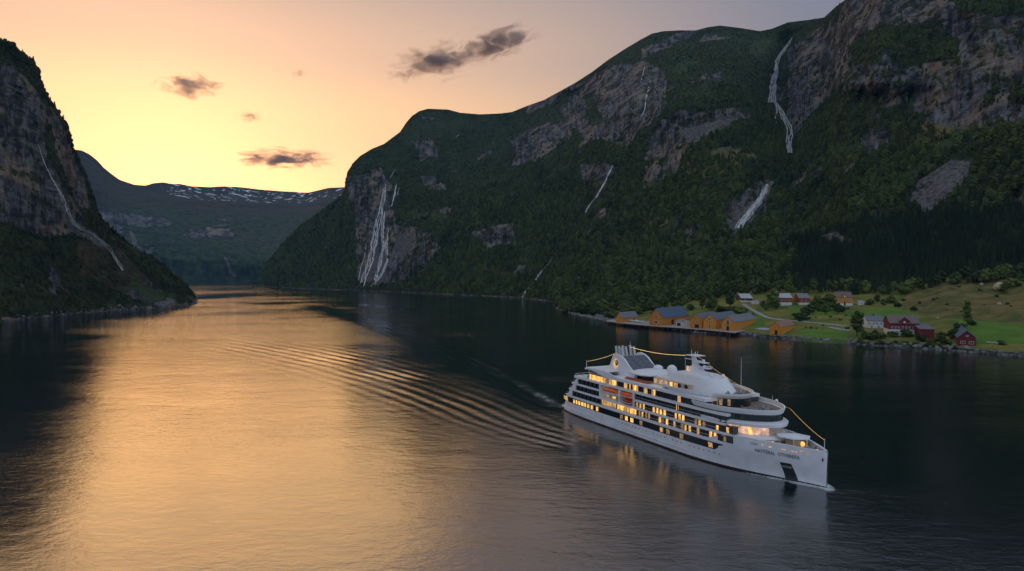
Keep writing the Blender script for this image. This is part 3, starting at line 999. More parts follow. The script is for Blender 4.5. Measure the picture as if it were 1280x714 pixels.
waterfall([([(482, 230), (479, 247), (475, 268), (469, 297), (463, 327), (454, 350), (452, 358)], 1.3, 6, 6),
           ([(481, 264), (478, 285), (479, 310), (474, 335), (466, 357)], 1.1, 5, 5),
           ([(486, 285), (482, 305), (484, 325), (476, 345), (463, 359)], 1.1, 4, 5),
           ([(458, 303), (456, 320), (452, 332), (448, 350)], .9, 1, 0),
           ([(496, 230), (494, 243), (491, 258)], 1.4, 2, 3), ([(494, 212), (488, 222)], .8), ([(499, 234), (497, 244)], .8)],
          'tall braided waterfall of several pink tinged strands at the fjord edge in the middle distance', BV_main, 1)
waterfall([([(990, 47), (985, 56), (977, 66), (971, 77), (969, 88)], 1.3, 5, 4),
           ([(971, 82), (966, 106), (964, 128)], 1.3, 11, 10), ([(966, 122), (972, 136), (970, 146), (972, 160), (974, 172)], 1.0, 2, 3),
           ([(970, 128), (979, 144), (985, 155), (988, 165), (985, 178), (987, 191)], 1.1, 6, 7)],
          'highest white waterfall dropping down a dark ravine below the skyline notch', BV_main, 2)
waterfall([([(959, 230), (955, 240), (947, 253), (938, 264), (930, 275), (923, 285)], 1.3, 11, 9)],
          'wide short white cascade over bare slabs above the village forest', BV_main, 3)
waterfall([([(766, 207), (761, 218), (756, 229), (745, 247)], 1.0, 5, 3), ([(745, 247), (738, 256), (732, 268)], 1.1, 2, 3)],
          'slanting white cascade in the forest below the bluish cliff', BV_main, 4)
waterfall([([(806, 82), (804, 92), (802, 100)], .9, 1, 0), ([(813, 100), (809, 118), (806, 138), (802, 146)], .9, 2, 2)],
          'thin faint waterfall on the bluish cliff near the skyline', BV_main, 5)
waterfall([([(690, 324), (683, 332), (677, 339)], .9, 1), ([(678, 337), (669, 350), (663, 358), (657, 364), (652, 372)], 1.5, 2, 3)],
          'small low cascade reaching the fjord left of the village headland', BV_main, 6)
waterfall([([(574, 168), (570, 171)], 1.5, 1)], 'tiny white snow melt trickle high on the rounded mountain top', BV_main, 7)
waterfall([([(48, 180), (56, 205), (64, 221), (70, 232)], .5, 2, 1), ([(64, 221), (72, 235), (80, 248), (86, 266), (93, 280), (102, 288)], .55, 3, 5),
           ([(96, 286), (114, 291), (126, 300), (138, 312), (146, 325), (154, 338)], .5, 3, 5)],
          'thin broken stream winding down the dark left mountain', BV_left, 8)

# ============================================================ TREES
print('trees')


def leaf_material(name, c0, c1):
    m = bpy.data.materials.new(name); m.use_nodes = True
    nt = m.node_tree; L = nt.links.new
    b = nt.nodes['Principled BSDF']
    b.inputs['Roughness'].default_value = .75; b.inputs['Specular IOR Level'].default_value = .25
    oi = new_node(nt, 'ShaderNodeObjectInfo')
    geo = new_node(nt, 'ShaderNodeNewGeometry')
    n = new_node(nt, 'ShaderNodeTexNoise'); n.inputs['Scale'].default_value = .012; n.inputs['Detail'].default_value = 4
    L(geo.outputs['Position'], n.inputs['Vector'])
    n2 = new_node(nt, 'ShaderNodeTexNoise'); n2.inputs['Scale'].default_value = .45; n2.inputs['Detail'].default_value = 2
    L(geo.outputs['Position'], n2.inputs['Vector'])
    a = new_node(nt, 'ShaderNodeMath', operation='ADD'); w1 = new_node(nt, 'ShaderNodeMath', operation='MULTIPLY'); w1.inputs[1].default_value = .8; L(oi.outputs['Random'], w1.inputs[0])
    w2 = new_node(nt, 'ShaderNodeMath', operation='MULTIPLY'); w2.inputs[1].default_value = 1.6; L(n.outputs[0], w2.inputs[0])
    L(w1.outputs[0], a.inputs[0]); L(w2.outputs[0], a.inputs[1])
    a2 = new_node(nt, 'ShaderNodeMath', operation='ADD'); L(a.outputs[0], a2.inputs[0]); L(n2.outputs[0], a2.inputs[1])
    r = new_node(nt, 'ShaderNodeMapRange'); r.inputs[1].default_value = 1.05; r.inputs[2].default_value = 2.35
    L(a2.outputs[0], r.inputs[0])
    mx = new_node(nt, 'ShaderNodeMix', data_type='RGBA'); L(r.outputs[0], mx.inputs['Factor'])
    mx.inputs[6].default_value = (*c0, 1); mx.inputs[7].default_value = (*c1, 1)
    L(mx.outputs[2], b.inputs['Base Color'])
    return m


M_leaf = leaf_material('broadleaf_foliage', (.012, .032, .010), (.125, .17, .036))
M_needle = leaf_material('needle_foliage', (.010, .026, .012), (.034, .06, .02))
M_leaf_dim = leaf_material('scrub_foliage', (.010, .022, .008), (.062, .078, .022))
M_bark = material('bark', (.08, .06, .045), .9, var=.3, vscale=3)
_ico = bmesh.new(); bmesh.ops.create_icosphere(_ico, subdivisions=2, radius=1)
ICO_V = np.array([v.co[:] for v in _ico.verts]); ICO_F = [tuple(v.index for v in f.verts) for f in _ico.faces]; _ico.free()


def broadleaf_mesh(seed, hgt=14.0, width=5.2, lumps=9, leaves=420, slender=1.0):
    rng = np.random.default_rng(seed)
    V, F = [], []
    cs = []
    for i in range(lumps):
        t = (i + .5) / lumps
        zc = hgt * (.24 + .62 * t)
        rad = width * (.62 * math.sin(math.pi * (.18 + .72 * t)) ** .8)
        a = i * 2.4 + rng.random()
        rr = rad * (.55 + .35 * rng.random()) * (0 if i == lumps - 1 else 1)
        r = width * (.42 + .2 * rng.random()) * (1 - .35 * t)
        cs.append((rr * math.cos(a) * slender, rr * math.sin(a) * slender, zc, r))
    for cx, cy, cz, r in cs:
        nn = fbm(ICO_V[:, 0] * 1.8 + cx, ICO_V[:, 1] * 1.8 + cy, ICO_V[:, 2] * 1.8 + cz, 3, seed)
        v = ICO_V * (r * (.85 + .45 * nn))[:, None] * np.array([1, 1, .85]) + np.array([cx, cy, cz])
        b = len(V); V.extend(v.tolist()); F.extend([tuple(i + b for i in f) for f in ICO_F])
    for k in range(leaves):
        cx, cy, cz, r = cs[rng.integers(len(cs))]
        d = rng.normal(size=3); d /= np.linalg.norm(d)
        c = np.array([cx, cy, cz]) + d * r * np.array([1, 1, .85]) * (.9 + .35 * rng.random())
        u = np.cross(d, rng.normal(size=3)); u /= np.linalg.norm(u); w = np.cross(u, d + .8 * rng.normal(size=3)); w /= np.linalg.norm(w)
        s_ = .28 + .42 * rng.random()
        b = len(V)
        V.extend([(c - u * s_).tolist(), (c + w * s_ * .7).tolist(), (c + u * s_).tolist(), (c - w * s_ * .7).tolist()])
        F.append((b, b + 1, b + 2, b + 3))
    return V, F


def conifer_mesh(seed, hgt=20.0, width=3.4, tiers=11, arms=11):
    rng = np.random.default_rng(seed)
    V, F = [], []
    for k in range(tiers):
        t = k / (tiers - 1)
        z = hgt * (.08 + .84 * t); r = width * (1 - t) ** .85 + .25
        zt = z + hgt * .13 * (1 - .3 * t)
        b = len(V); V.append((0, 0, zt))
        n = arms * 2; off = rng.random() * 6
        for i in range(n):
            a = off + 2 * math.pi * i / n
            rr = r * ((1.0 + .25 * rng.random()) if i % 2 == 0 else .58)
            V.append((rr * math.cos(a), rr * math.sin(a), z - (.12 * r if i % 2 == 0 else -.15 * r) + .3 * rng.random()))
        for i in range(n):
            F.append((b, b + 1 + i, b + 1 + (i + 1) % n))
        F.append(tuple(b + 1 + i for i in range(n))[::-1])
    return V, F


def trunk_mb(h, r):
    mb = MB()
    pts = [(0, 0, -1.5), (.1 * r, 0, h * .4), (-.3 * r, .2 * r, h * .75), (0, 0, h)]
    rs = [r * 1.3, r, r * .6, r * .2]
    for i in range(3):
        mb.tube(pts[i], pts[i + 1], rs[i], rs[i + 1], 6)
    for k in range(5):
        a = k * 2.3; z = h * (.42 + .1 * k)
        mb.tube((0, 0, z), (math.cos(a) * h * .2, math.sin(a) * h * .2, z + h * .16), r * .4, r * .1, 5)
    return mb


def data_mesh(name, V, F, mats, trunk=None, smooth_=True):
    mb = MB(); mb.v = [tuple(v) for v in V]; mb.f = list(F); mb.m = [0] * len(F)
    if trunk: mb.add(trunk.v, trunk.f, 1)
    me = bpy.data.meshes.new(name); me.from_pydata(mb.v, [], mb.f)
    for m in mats: me.materials.append(m)
    me.polygons.foreach_set('material_index', mb.m)
    me.polygons.foreach_set('use_smooth', [smooth_] * len(mb.f))
    me.update()
    return me


broad_crowns = [data_mesh('crown', *broadleaf_mesh(11, 13, 5.4), [M_leaf]), data_mesh('crown', *broadleaf_mesh(12, 15, 4.6, 10), [M_leaf]),
                data_mesh('crown', *broadleaf_mesh(13, 11, 5.8, 8), [M_leaf])]
slim_crown = data_mesh('crown', *broadleaf_mesh(14, 17, 3.4, 11, 420, .6), [M_leaf])
bush_crown = data_mesh('crown', *broadleaf_mesh(15, 4.2, 2.6, 6, 200), [M_leaf])
pine_crown = data_mesh('crown', *conifer_mesh(21, 19, 3.3), [M_needle], smooth_=False)
pine_crown2 = data_mesh('crown', *conifer_mesh(22, 22, 3.0, 12), [M_needle], smooth_=False)
_t = trunk_mb(9, .28); _t2 = trunk_mb(17, .26)
trunk_broad = data_mesh('trunk', _t.v, _t.f, [M_bark])
trunk_pine = data_mesh('trunk', _t2.v, _t2.f, [M_bark])


def scatter_object(name, pts, rot, scl, src_meshes, label_kind):
    """one object of ground-covering forest: points carrying instanced tree geometry"""
    me = bpy.data.meshes.new(name)
    me.vertices.add(len(pts)); me.vertices.foreach_set('co', np.ascontiguousarray(pts, np.float32).ravel())
    for an, av in (('rot', rot), ('scl', scl)):
        a = me.attributes.new(an, 'FLOAT', 'POINT'); a.data.foreach_set('value', np.ascontiguousarray(av, np.float32))
    a = me.attributes.new('pick', 'INT', 'POINT'); a.data.foreach_set('value', np.random.default_rng(3).integers(0, len(src_meshes), len(pts)).astype(np.int32))
    o = link(bpy.data.objects.new(name, me))
    ng = bpy.data.node_groups.new(name, 'GeometryNodeTree')
    ng.interface.new_socket('Geometry', in_out='INPUT', socket_type='NodeSocketGeometry')
    ng.interface.new_socket('Geometry', in_out='OUTPUT', socket_type='NodeSocketGeometry')
    gi = ng.nodes.new('NodeGroupInput'); go = ng.nodes.new('NodeGroupOutput')
    join = ng.nodes.new('GeometryNodeJoinGeometry')
    ra = ng.nodes.new('GeometryNodeInputNamedAttribute'); ra.data_type = 'FLOAT'; ra.inputs[0].default_value = 'rot'
    sa = ng.nodes.new('GeometryNodeInputNamedAttribute'); sa.data_type = 'FLOAT'; sa.inputs[0].default_value = 'scl'
    pa = ng.nodes.new('GeometryNodeInputNamedAttribute'); pa.data_type = 'INT'; pa.inputs[0].default_value = 'pick'
    cx = ng.nodes.new('ShaderNodeCombineXYZ')
    ng.links.new(ra.outputs[0], cx.inputs[2])
    for k, sm in enumerate(src_meshes):
        so = bpy.data.objects.new('tree_source', sm)
        oi = ng.nodes.new('GeometryNodeObjectInfo'); oi.inputs['Object'].default_value = so; oi.inputs['As Instance'].default_value = True
        iop = ng.nodes.new('GeometryNodeInstanceOnPoints')
        cmpn = ng.nodes.new('FunctionNodeCompare'); cmpn.data_type = 'INT'; cmpn.operation = 'EQUAL'
        ng.links.new(pa.outputs[0], cmpn.inputs[2]); cmpn.inputs[3].default_value = k
        ng.links.new(gi.outputs[0], iop.inputs['Points']); ng.links.new(cmpn.outputs[0], iop.inputs['Selection'])
        ng.links.new(oi.outputs['Geometry'], iop.inputs['Instance'])
        ng.links.new(cx.outputs[0], iop.inputs['Rotation']); ng.links.new(sa.outputs[0], iop.inputs['Scale'])
        ng.links.new(iop.outputs[0], join.inputs[0])
    ng.links.new(join.outputs[0], go.inputs[0])
    md = o.modifiers.new('forest', 'NODES'); md.node_group = ng
    tag(o, label_kind[0], label_kind[1], kind='stuff')
    return o


def scatter_points(P, dens, spacing, rng):
    """area-weighted points on a grid surface"""
    a = P[:-1, :-1]; b_ = P[:-1, 1:]; c = P[1:, :-1]
    ar = np.linalg.norm(np.cross(b_ - a, c - a), axis=-1)
    w = ar * dens[:-1, :-1] / spacing[:-1, :-1] ** 2
    n = rng.poisson(np.clip(w, 0, 6))
    ii, jj = np.nonzero(n)
    ii = np.repeat(ii, n[ii, jj]); jj = np.repeat(jj, n[np.nonzero(n)])
    u, v = rng.random(len(ii))[:, None], rng.random(len(ii))[:, None]
    p = (P[ii, jj] * (1 - u) * (1 - v) + P[ii, jj + 1] * u * (1 - v) + P[ii + 1, jj] * (1 - u) * v + P[ii + 1, jj + 1] * u * v)
    return p, ii, jj


scrub_crowns = []
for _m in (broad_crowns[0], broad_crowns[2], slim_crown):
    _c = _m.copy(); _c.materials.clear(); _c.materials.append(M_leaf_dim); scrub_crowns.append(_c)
rng = np.random.default_rng(5)
n1 = fbm(Pm[..., 0] / 70, Pm[..., 1] / 70, Pm[..., 2] / 90, 4, 120)
slope_zone = smooth(.099, .112, Vm)
open_ = np.maximum.reduce([smooth(.3, .6, np.maximum(grass, turf_mask)) * (1 - .25 * (Vm > .1)), smooth(.35, .6, pale), smooth(.35, .6, rock) * (.97 - .45 * smooth(.0, .3, fbm(Pm[..., 0] / 60, Pm[..., 1] / 60, Pm[..., 2] / 22, 4, 123)))])
alp = np.maximum(poly_mask(HEATH[1], Xm, Ym, 5), poly_mask(HEATH[-1], Xm, Ym, 5))
dens = slope_zone * (1 - open_) * (1 - .6 * alp) * (1 - .75 * smooth(.22, .42, n1)) * (Ym > -20) * (Xm < 1330) * (Vm < .995)
falls = np.maximum.reduce([line_mask([(990, 47), (971, 77), (964, 128), (985, 155), (987, 191)], 7, Xm, Ym), line_mask([(959, 230), (947, 253), (923, 285)], 9, Xm, Ym),
                           line_mask([(766, 207), (756, 229), (734, 268)], 4, Xm, Ym), line_mask([(690, 324), (677, 339), (652, 370)], 3, Xm, Ym),
                           line_mask([(482, 220), (475, 268), (458, 352)], 9, Xm, Ym), line_mask([(496, 210), (492, 260)], 4, Xm, Ym)])
dens = dens * (1 - falls)
con = np.maximum(poly_mask(CONIFER, Xm + 26 * n1, Ym + 22 * n1, 10), poly_mask(CONIFER2, Xm + 16 * n1, Ym, 5)) * slope_zone * (1 - open_)
sz = 7.2 + 2.5 * smooth(1800, 3200, Pm[..., 1])
pb, ib, jb = scatter_points(Pm, dens * (1 - con), sz, rng)
pc_, ic, jc = scatter_points(Pm, np.maximum(con, dens * .06) * (Xm < 1330) * (1 - falls), sz * .78, rng)
print('main forest', len(pb), len(pc_))
alt = lambda p: 1 - .45 * smooth(250, 750, p[:, 2])
zsink = lambda p, k: p - np.array([0, 0, k])
src_b = [broad_crowns[0], broad_crowns[1], broad_crowns[2], slim_crown]
scatter_object('forest', zsink(pb, 3.5), rng.random(len(pb)) * 6.28, (.45 + 1.05 * rng.random(len(pb)) ** 1.8) * alt(pb), src_b,
               ('dense dark green broadleaf forest covering the long mountain side', 'forest'))
scatter_object('conifer_forest', zsink(pc_, 2.0), rng.random(len(pc_)) * 6.28, (.6 + .45 * rng.random(len(pc_))) * alt(pc_), [pine_crown, pine_crown2],
               ('near black spruce forest on the slope above the village', 'forest'))
n2 = fbm(Pl[..., 0] / 45, Pl[..., 1] / 45, Pl[..., 2] / 60, 4, 121)
ldens = (1 - .97 * smooth(.35, .6, lr)) * (1 - smooth(.3, .6, lp)) * (1 - smooth(.3, .6, lg)) * (1 - .6 * smooth(.1, .4, n2)) * (Xl > -60) * smooth(2, 6, Pl[..., 2]) * (1 - .9 * smooth(.4, .6, lh))
pl_, il, jl = scatter_points(Pl, ldens, np.full(Xl.shape, 6.4), rng)
print('left forest', len(pl_))
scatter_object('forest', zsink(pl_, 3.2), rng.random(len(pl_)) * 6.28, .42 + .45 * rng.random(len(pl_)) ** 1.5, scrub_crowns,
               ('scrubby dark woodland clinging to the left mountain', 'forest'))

# rocks along the shores: one rubble object
def rubble(name, P, X, V, cond, sp_, rmin, rmax, label, seed):
    rg = np.random.default_rng(seed)
    p, i_, j_ = scatter_points(P, cond, np.full(X.shape, sp_), rg)
    V_, F_ = [], []
    base, bf = ICO_V[:12], None
    b0 = bmesh.new(); bmesh.ops.create_icosphere(b0, subdivisions=1, radius=1)
    bv = np.array([v.co[:] for v in b0.verts]); bf = np.array([[v.index for v in f.verts] for f in b0.faces]); b0.free()
    N = len(p); r = rmin + (rmax - rmin) * rg.random(N) ** 3
    sh = bv[None] * (r[:, None, None] * (.7 + .5 * rg.random((N, len(bv), 1)))) * (.7 + .7 * rg.random((N, 1, 3))) * np.array([1, 1, .7])
    co = (sh + p[:, None, :]).reshape(-1, 3)
    fa = (bf[None] + (np.arange(N) * len(bv))[:, None, None]).reshape(-1, 3)
    o = mesh_np(name, co, fa, M_stone, False)
    tag(o, label, 'rocks', kind='stuff')
    print(name, N)


M_stone = material('shore_stone', (.17, .16, .155), .85, var=.55, vscale=.25, bump=.3, bscale=.8)
rubble('shore_rocks', Pm, Xm, Vm, ((Pm[..., 2] > -.8) & (Pm[..., 2] < 2.4) & (Xm > 690) & (Xm < 1500)) * 1.0, 3.4, .5, 2.6, 'pale grey stones lining the village shore', 9)
rubble('shore_rocks', Pl, Xl, Vl, ((Pl[..., 2] > -1) & (Pl[..., 2] < 7) & (Xl > -30)) * .7, 6, .8, 3.6, 'grey boulders along the foot of the left mountain', 10)
rubble('scree', Pm, Xm, Vm, smooth(.5, .8, any_mask(PALE[:2], Xm, Ym, 2)) * 1.0, 6.5, .6, 3.0, 'bare grey scree fan among the trees below the right cliff', 11)


# ---- single trees of the village
def make_tree(name, crown_me, trunk_me):
    r_ = empty(name)
    link(bpy.data.objects.new('crown', crown_me), r_)
    if trunk_me: link(bpy.data.objects.new('trunk', trunk_me), r_)
    return r_


tree_protos = {'leafy_tree': [('leafy_tree', broad_crowns[0], trunk_broad), ('leafy_tree', broad_crowns[1], trunk_broad), ('leafy_tree', broad_crowns[2], trunk_broad)],
               'slim_tree': [('leafy_tree', slim_crown, trunk_broad)], 'pine_tree': [('pine_tree', pine_crown, trunk_pine), ('pine_tree', pine_crown2, trunk_pine)],
               'bush': [('bush', bush_crown, None)]}
TREE_H = {'leafy_tree': 13.5, 'slim_tree': 17, 'pine_tree': 21, 'bush': 5.0}


def plant(kind, px, py, hpx, label, group=None, wide=1.0):
    p = hit(px, py, BV_bench)
    if p is None: return
    rg = random.Random(int(px * 13 + py * 7))
    proto = rg.choice(tree_protos[kind])
    if kind == 'bush':
        t = bpy.data.objects.new('bush', proto[1]); link(t)
    else:
        t = make_tree(*proto)
    d = p.y
    s_ = hpx * d / FPX / TREE_H[kind]
    t.location = (p.x, p.y, ground(p.x, p.y) - .3)
    t.rotation_euler = (0, 0, rg.random() * 6.28)
    t.scale = (s_ * wide, s_ * wide, s_)
    tag(t, label, 'bush' if kind == 'bush' else 'tree', group)
    return t


plant('slim_tree', 1209, 409, 37.5, 'tall dark narrow tree behind the small red boathouse at the right')
plant('leafy_tree', 1071, 420, 31.2, 'big round dark tree left of the white house')
plant('leafy_tree', 781, 396, 21.2, 'large dark round tree behind the leftmost small ochre boathouse', wide=1.5)
plant('leafy_tree', 820, 390, 32.5, 'pale green tall tree rising behind the blue roofed warehouse')
plant('slim_tree', 878, 387, 22.5, 'narrow dark tree in the yellow field behind the warehouses, left one of a pair', wide=1.3)
plant('leafy_tree', 890, 387, 22.5, 'dark tree in the yellow field behind the warehouses, right one of a pair')
plant('leafy_tree', 966, 383, 25.0, 'dark leafy tree between the dark barn and the red brown houses')
plant('leafy_tree', 1022, 386, 21.2, 'bushy dark tree right of the two red brown houses', wide=1.3)
plant('leafy_tree', 1036, 388, 23.8, 'tree on the slope left of the tall ochre villa', wide=1.2)
plant('leafy_tree', 912, 384, 20.0, 'dark tree left of the dark barn')
plant('leafy_tree', 748, 393, 17.5, 'dark tree standing in the meadow on the headland', wide=1.2)
plant('bush', 1133, 421, 12.5, 'round dark bush in front of the large red house', wide=1.3)
plant('bush', 1151, 427, 12.5, 'green bush below the right end of the large red house', wide=1.2)
plant('leafy_tree', 1176, 430, 16.2, 'leafy tree in front of the dark red shed', wide=1.4)
plant('bush', 1167, 430, 10.0, 'low bush at the left foot of the tree before the red shed', wide=1.4)
plant('bush', 1088, 424, 10.0, 'shrub in front of the white house garden', wide=2.0)
plant('bush', 1100, 423, 8.8, 'shrub between the white house and the shore', wide=2.2)
plant('bush', 1252, 431, 7.5, 'dark low shrub right of the red boathouse', wide=1.5)
plant('bush', 1000, 399, 10.0, 'wide dark bush on the grass below the red brown houses', wide=2.3)
plant('bush', 923, 394, 13.8, 'dark bush mass behind the three gabled warehouses', wide=2.6)
plant('bush', 905, 392, 11.2, 'bush behind the left two of the joined warehouses', wide=2.2)
plant('bush', 762, 398, 10.0, 'round bush left of the leftmost ochre boathouse', wide=1.8)
plant('bush', 1123, 384, 7.5, 'small dark bush on the hillside right of the ochre villa', wide=1.3)
plant('bush', 1142, 388, 6.2, 'dark shrub at the foot of the brown hillside', wide=1.6)
plant('bush', 1192, 420, 11.2, 'bush right behind the dark red shed', wide=1.6)
plant('bush', 1115, 421, 8.8, 'bush at the lower left corner of the red house', wide=1.6)
rgt = random.Random(31)
TREE_SPOTS = [(903, 392), (911, 390), (899, 389), (930, 391), (919, 397), (954, 384), (958, 388), (970, 386), (1004, 391), (1012, 393), (1027, 389), (1031, 393), (1043, 388), (1048, 392),
              (1053, 390), (1088, 381), (1096, 379), (1104, 382), (1114, 379), (735, 392), (741, 393), (755, 394), (766, 394), (790, 394), (797, 393), (806, 392), (833, 388), (846, 386),
              (864, 388), (1190, 424), (1196, 414), (1203, 411), (1216, 407), (1162, 431), (1183, 431), (1079, 423), (1094, 421), (725, 391), (716, 390), (709, 391), (1255, 366), (1262, 360), (1270, 358), (1275, 352)]
for tx, ty in TREE_SPOTS:
    hp = rgt.uniform(8, 15) if ty < 400 else rgt.uniform(7, 11)
    plant(rgt.choice(['leafy_tree', 'leafy_tree', 'bush']), tx, ty, hp, 'dark green garden tree or bush in the clumps between the houses and warehouses', 'trees in clumps around the village', wide=rgt.uniform(1, 1.5))
# the wooded edge above the meadow
rg = random.Random(4)
for i in range(150):
    x = 702 + 590 * (i + rg.random()) / 150
    yb = np.interp(x, [700, 740, 800, 860, 920, 990, 1060, 1130, 1180, 1280], [391, 390, 388, 378, 366, 364, 366, 366, 354, 348]) + rg.uniform(-3, 2.5)
    if 1170 < x < 1215 and rg.random() < .5: continue
    con_ = 985 < x < 1235 and rg.random() < .55
    hp = rg.uniform(11, 20) * (1.0 if x < 1000 else 1.1)
    plant('pine_tree' if con_ else 'leafy_tree', x, yb, hp * (1.25 if con_ else 1), 'dark spruce in the row where the forest meets the village meadow' if con_ else 'green broadleaf tree at the forest edge above the village meadow',
          'spruces along the forest edge' if con_ else 'broadleaf trees along the forest edge')
for i in range(46):
    x = rg.uniform(1000, 1275)
    y = rg.uniform(0, 1)
    yy = np.interp(x, [1000, 1130, 1180, 1280], [384, 372, 360, 352]) + y * 34
    if poly_mask(VIVID[0], np.array([x]), np.array([yy]), 2)[0] > .3: continue
    plant('bush', x, yy, rg.uniform(2, 4.2), 'low scrub bush on the rough hillside above the houses', 'scrub bushes on the hillside', wide=rg.uniform(1, 1.8))
for i in range(30):
    x = rg.uniform(1075, 1200)
    plant('bush', x, np.interp(x, [1075, 1200], [430, 437]) - rg.uniform(0, 5), rg.uniform(3, 5.5), 'small bush in the strip between the red house and the stony shore', 'bushes along the shore', wide=1.4)

# ============================================================ VILLAGE
print('village')


def plank_mat(name, base, vert=True, period=.45):
    m = material(name, base, .75)
    nt = m.node_tree; L = nt.links.new
    tc = new_node(nt, 'ShaderNodeTexCoord'); b = nt.nodes['Principled BSDF']
    w = new_node(nt, 'ShaderNodeTexWave'); w.inputs['Scale'].default_value = 1.2 / period * .3; w.bands_direction = 'DIAGONAL' if vert else 'Z'
    mp = new_node(nt, 'ShaderNodeMapping'); mp.inputs['Scale'].default_value = (1, 1, 0 if vert else 1)
    L(tc.outputs['Object'], mp.inputs[0]); L(mp.outputs[0], w.inputs['Vector'])
    n = new_node(nt, 'ShaderNodeTexNoise'); n.inputs['Scale'].default_value = .5; n.inputs['Detail'].default_value = 6
    mp2 = new_node(nt, 'ShaderNodeMapping'); mp2.inputs['Scale'].default_value = (3, 3, .5)
    L(tc.outputs['Object'], mp2.inputs[0]); L(mp2.outputs[0], n.inputs['Vector'])
    r = new_node(nt, 'ShaderNodeMapRange'); r.inputs[1].default_value = .25; r.inputs[2].default_value = .75; r.inputs[3].default_value = .6; r.inputs[4].default_value = 1.3
    L(n.outputs[0], r.inputs[0])
    r2 = new_node(nt, 'ShaderNodeMapRange'); r2.inputs[1].default_value = 0; r2.inputs[2].default_value = .3; r2.inputs[3].default_value = .7; r2.inputs[4].default_value = 1
    L(w.outputs[0], r2.inputs[0])
    mu = new_node(nt, 'ShaderNodeMath', operation='MULTIPLY'); L(r.outputs[0], mu.inputs[0]); L(r2.outputs[0], mu.inputs[1])
    sc = new_node(nt, 'ShaderNodeVectorMath', operation='SCALE'); sc.inputs[0].default_value = base; L(mu.outputs[0], sc.inputs['Scale'])
    L(sc.outputs[0], b.inputs['Base Color'])
    return m


M_ochre = plank_mat('ochre_boards', (.74, .29, .03))
M_ochre2 = plank_mat('deep_ochre_boards', (.66, .235, .028))
M_redbrown = plank_mat('red_brown_boards', (.34, .065, .022))
M_red = plank_mat('falu_red_boards', (.17, .014, .014))
M_white = plank_mat('white_boards', (.72, .72, .74), False)
M_whiteb = material('white_render', (.70, .68, .66), .8, var=.1, vscale=.6)
M_darkw = plank_mat('tarred_boards', (.05, .035, .03))
M_slate = material('slate_roof', (.14, .155, .19), .6, var=.25, vscale=.8, bump=.05, bscale=3)
M_blue = material('blue_grey_roof', (.085, .12, .185), .5, var=.2, vscale=.6)
M_grey = material('grey_roof', (.20, .20, .21), .7, var=.25, vscale=.7)
M_brownr = material('brown_tile_roof', (.30, .17, .12), .75, var=.25, vscale=.7)
M_dullr = material('dull_brown_roof', (.17, .12, .115), .75, var=.25, vscale=.7)
M_metal = material('pale_metal_roof', (.42, .44, .47), .5, var=.1, vscale=.4)
M_stonew = material('stone_foundation', (.30, .29, .28), .85, var=.35, vscale=1.2)
M_pane = material('window_glass', (.02, .025, .03), .1, spec=.6)
M_trim = material('white_trim', (.75, .74, .72), .6)
M_dark = material('dark_opening', (.015, .013, .012), .8)
M_chim = material('brick_chimney', (.24, .10, .07), .85, var=.2, vscale=4)


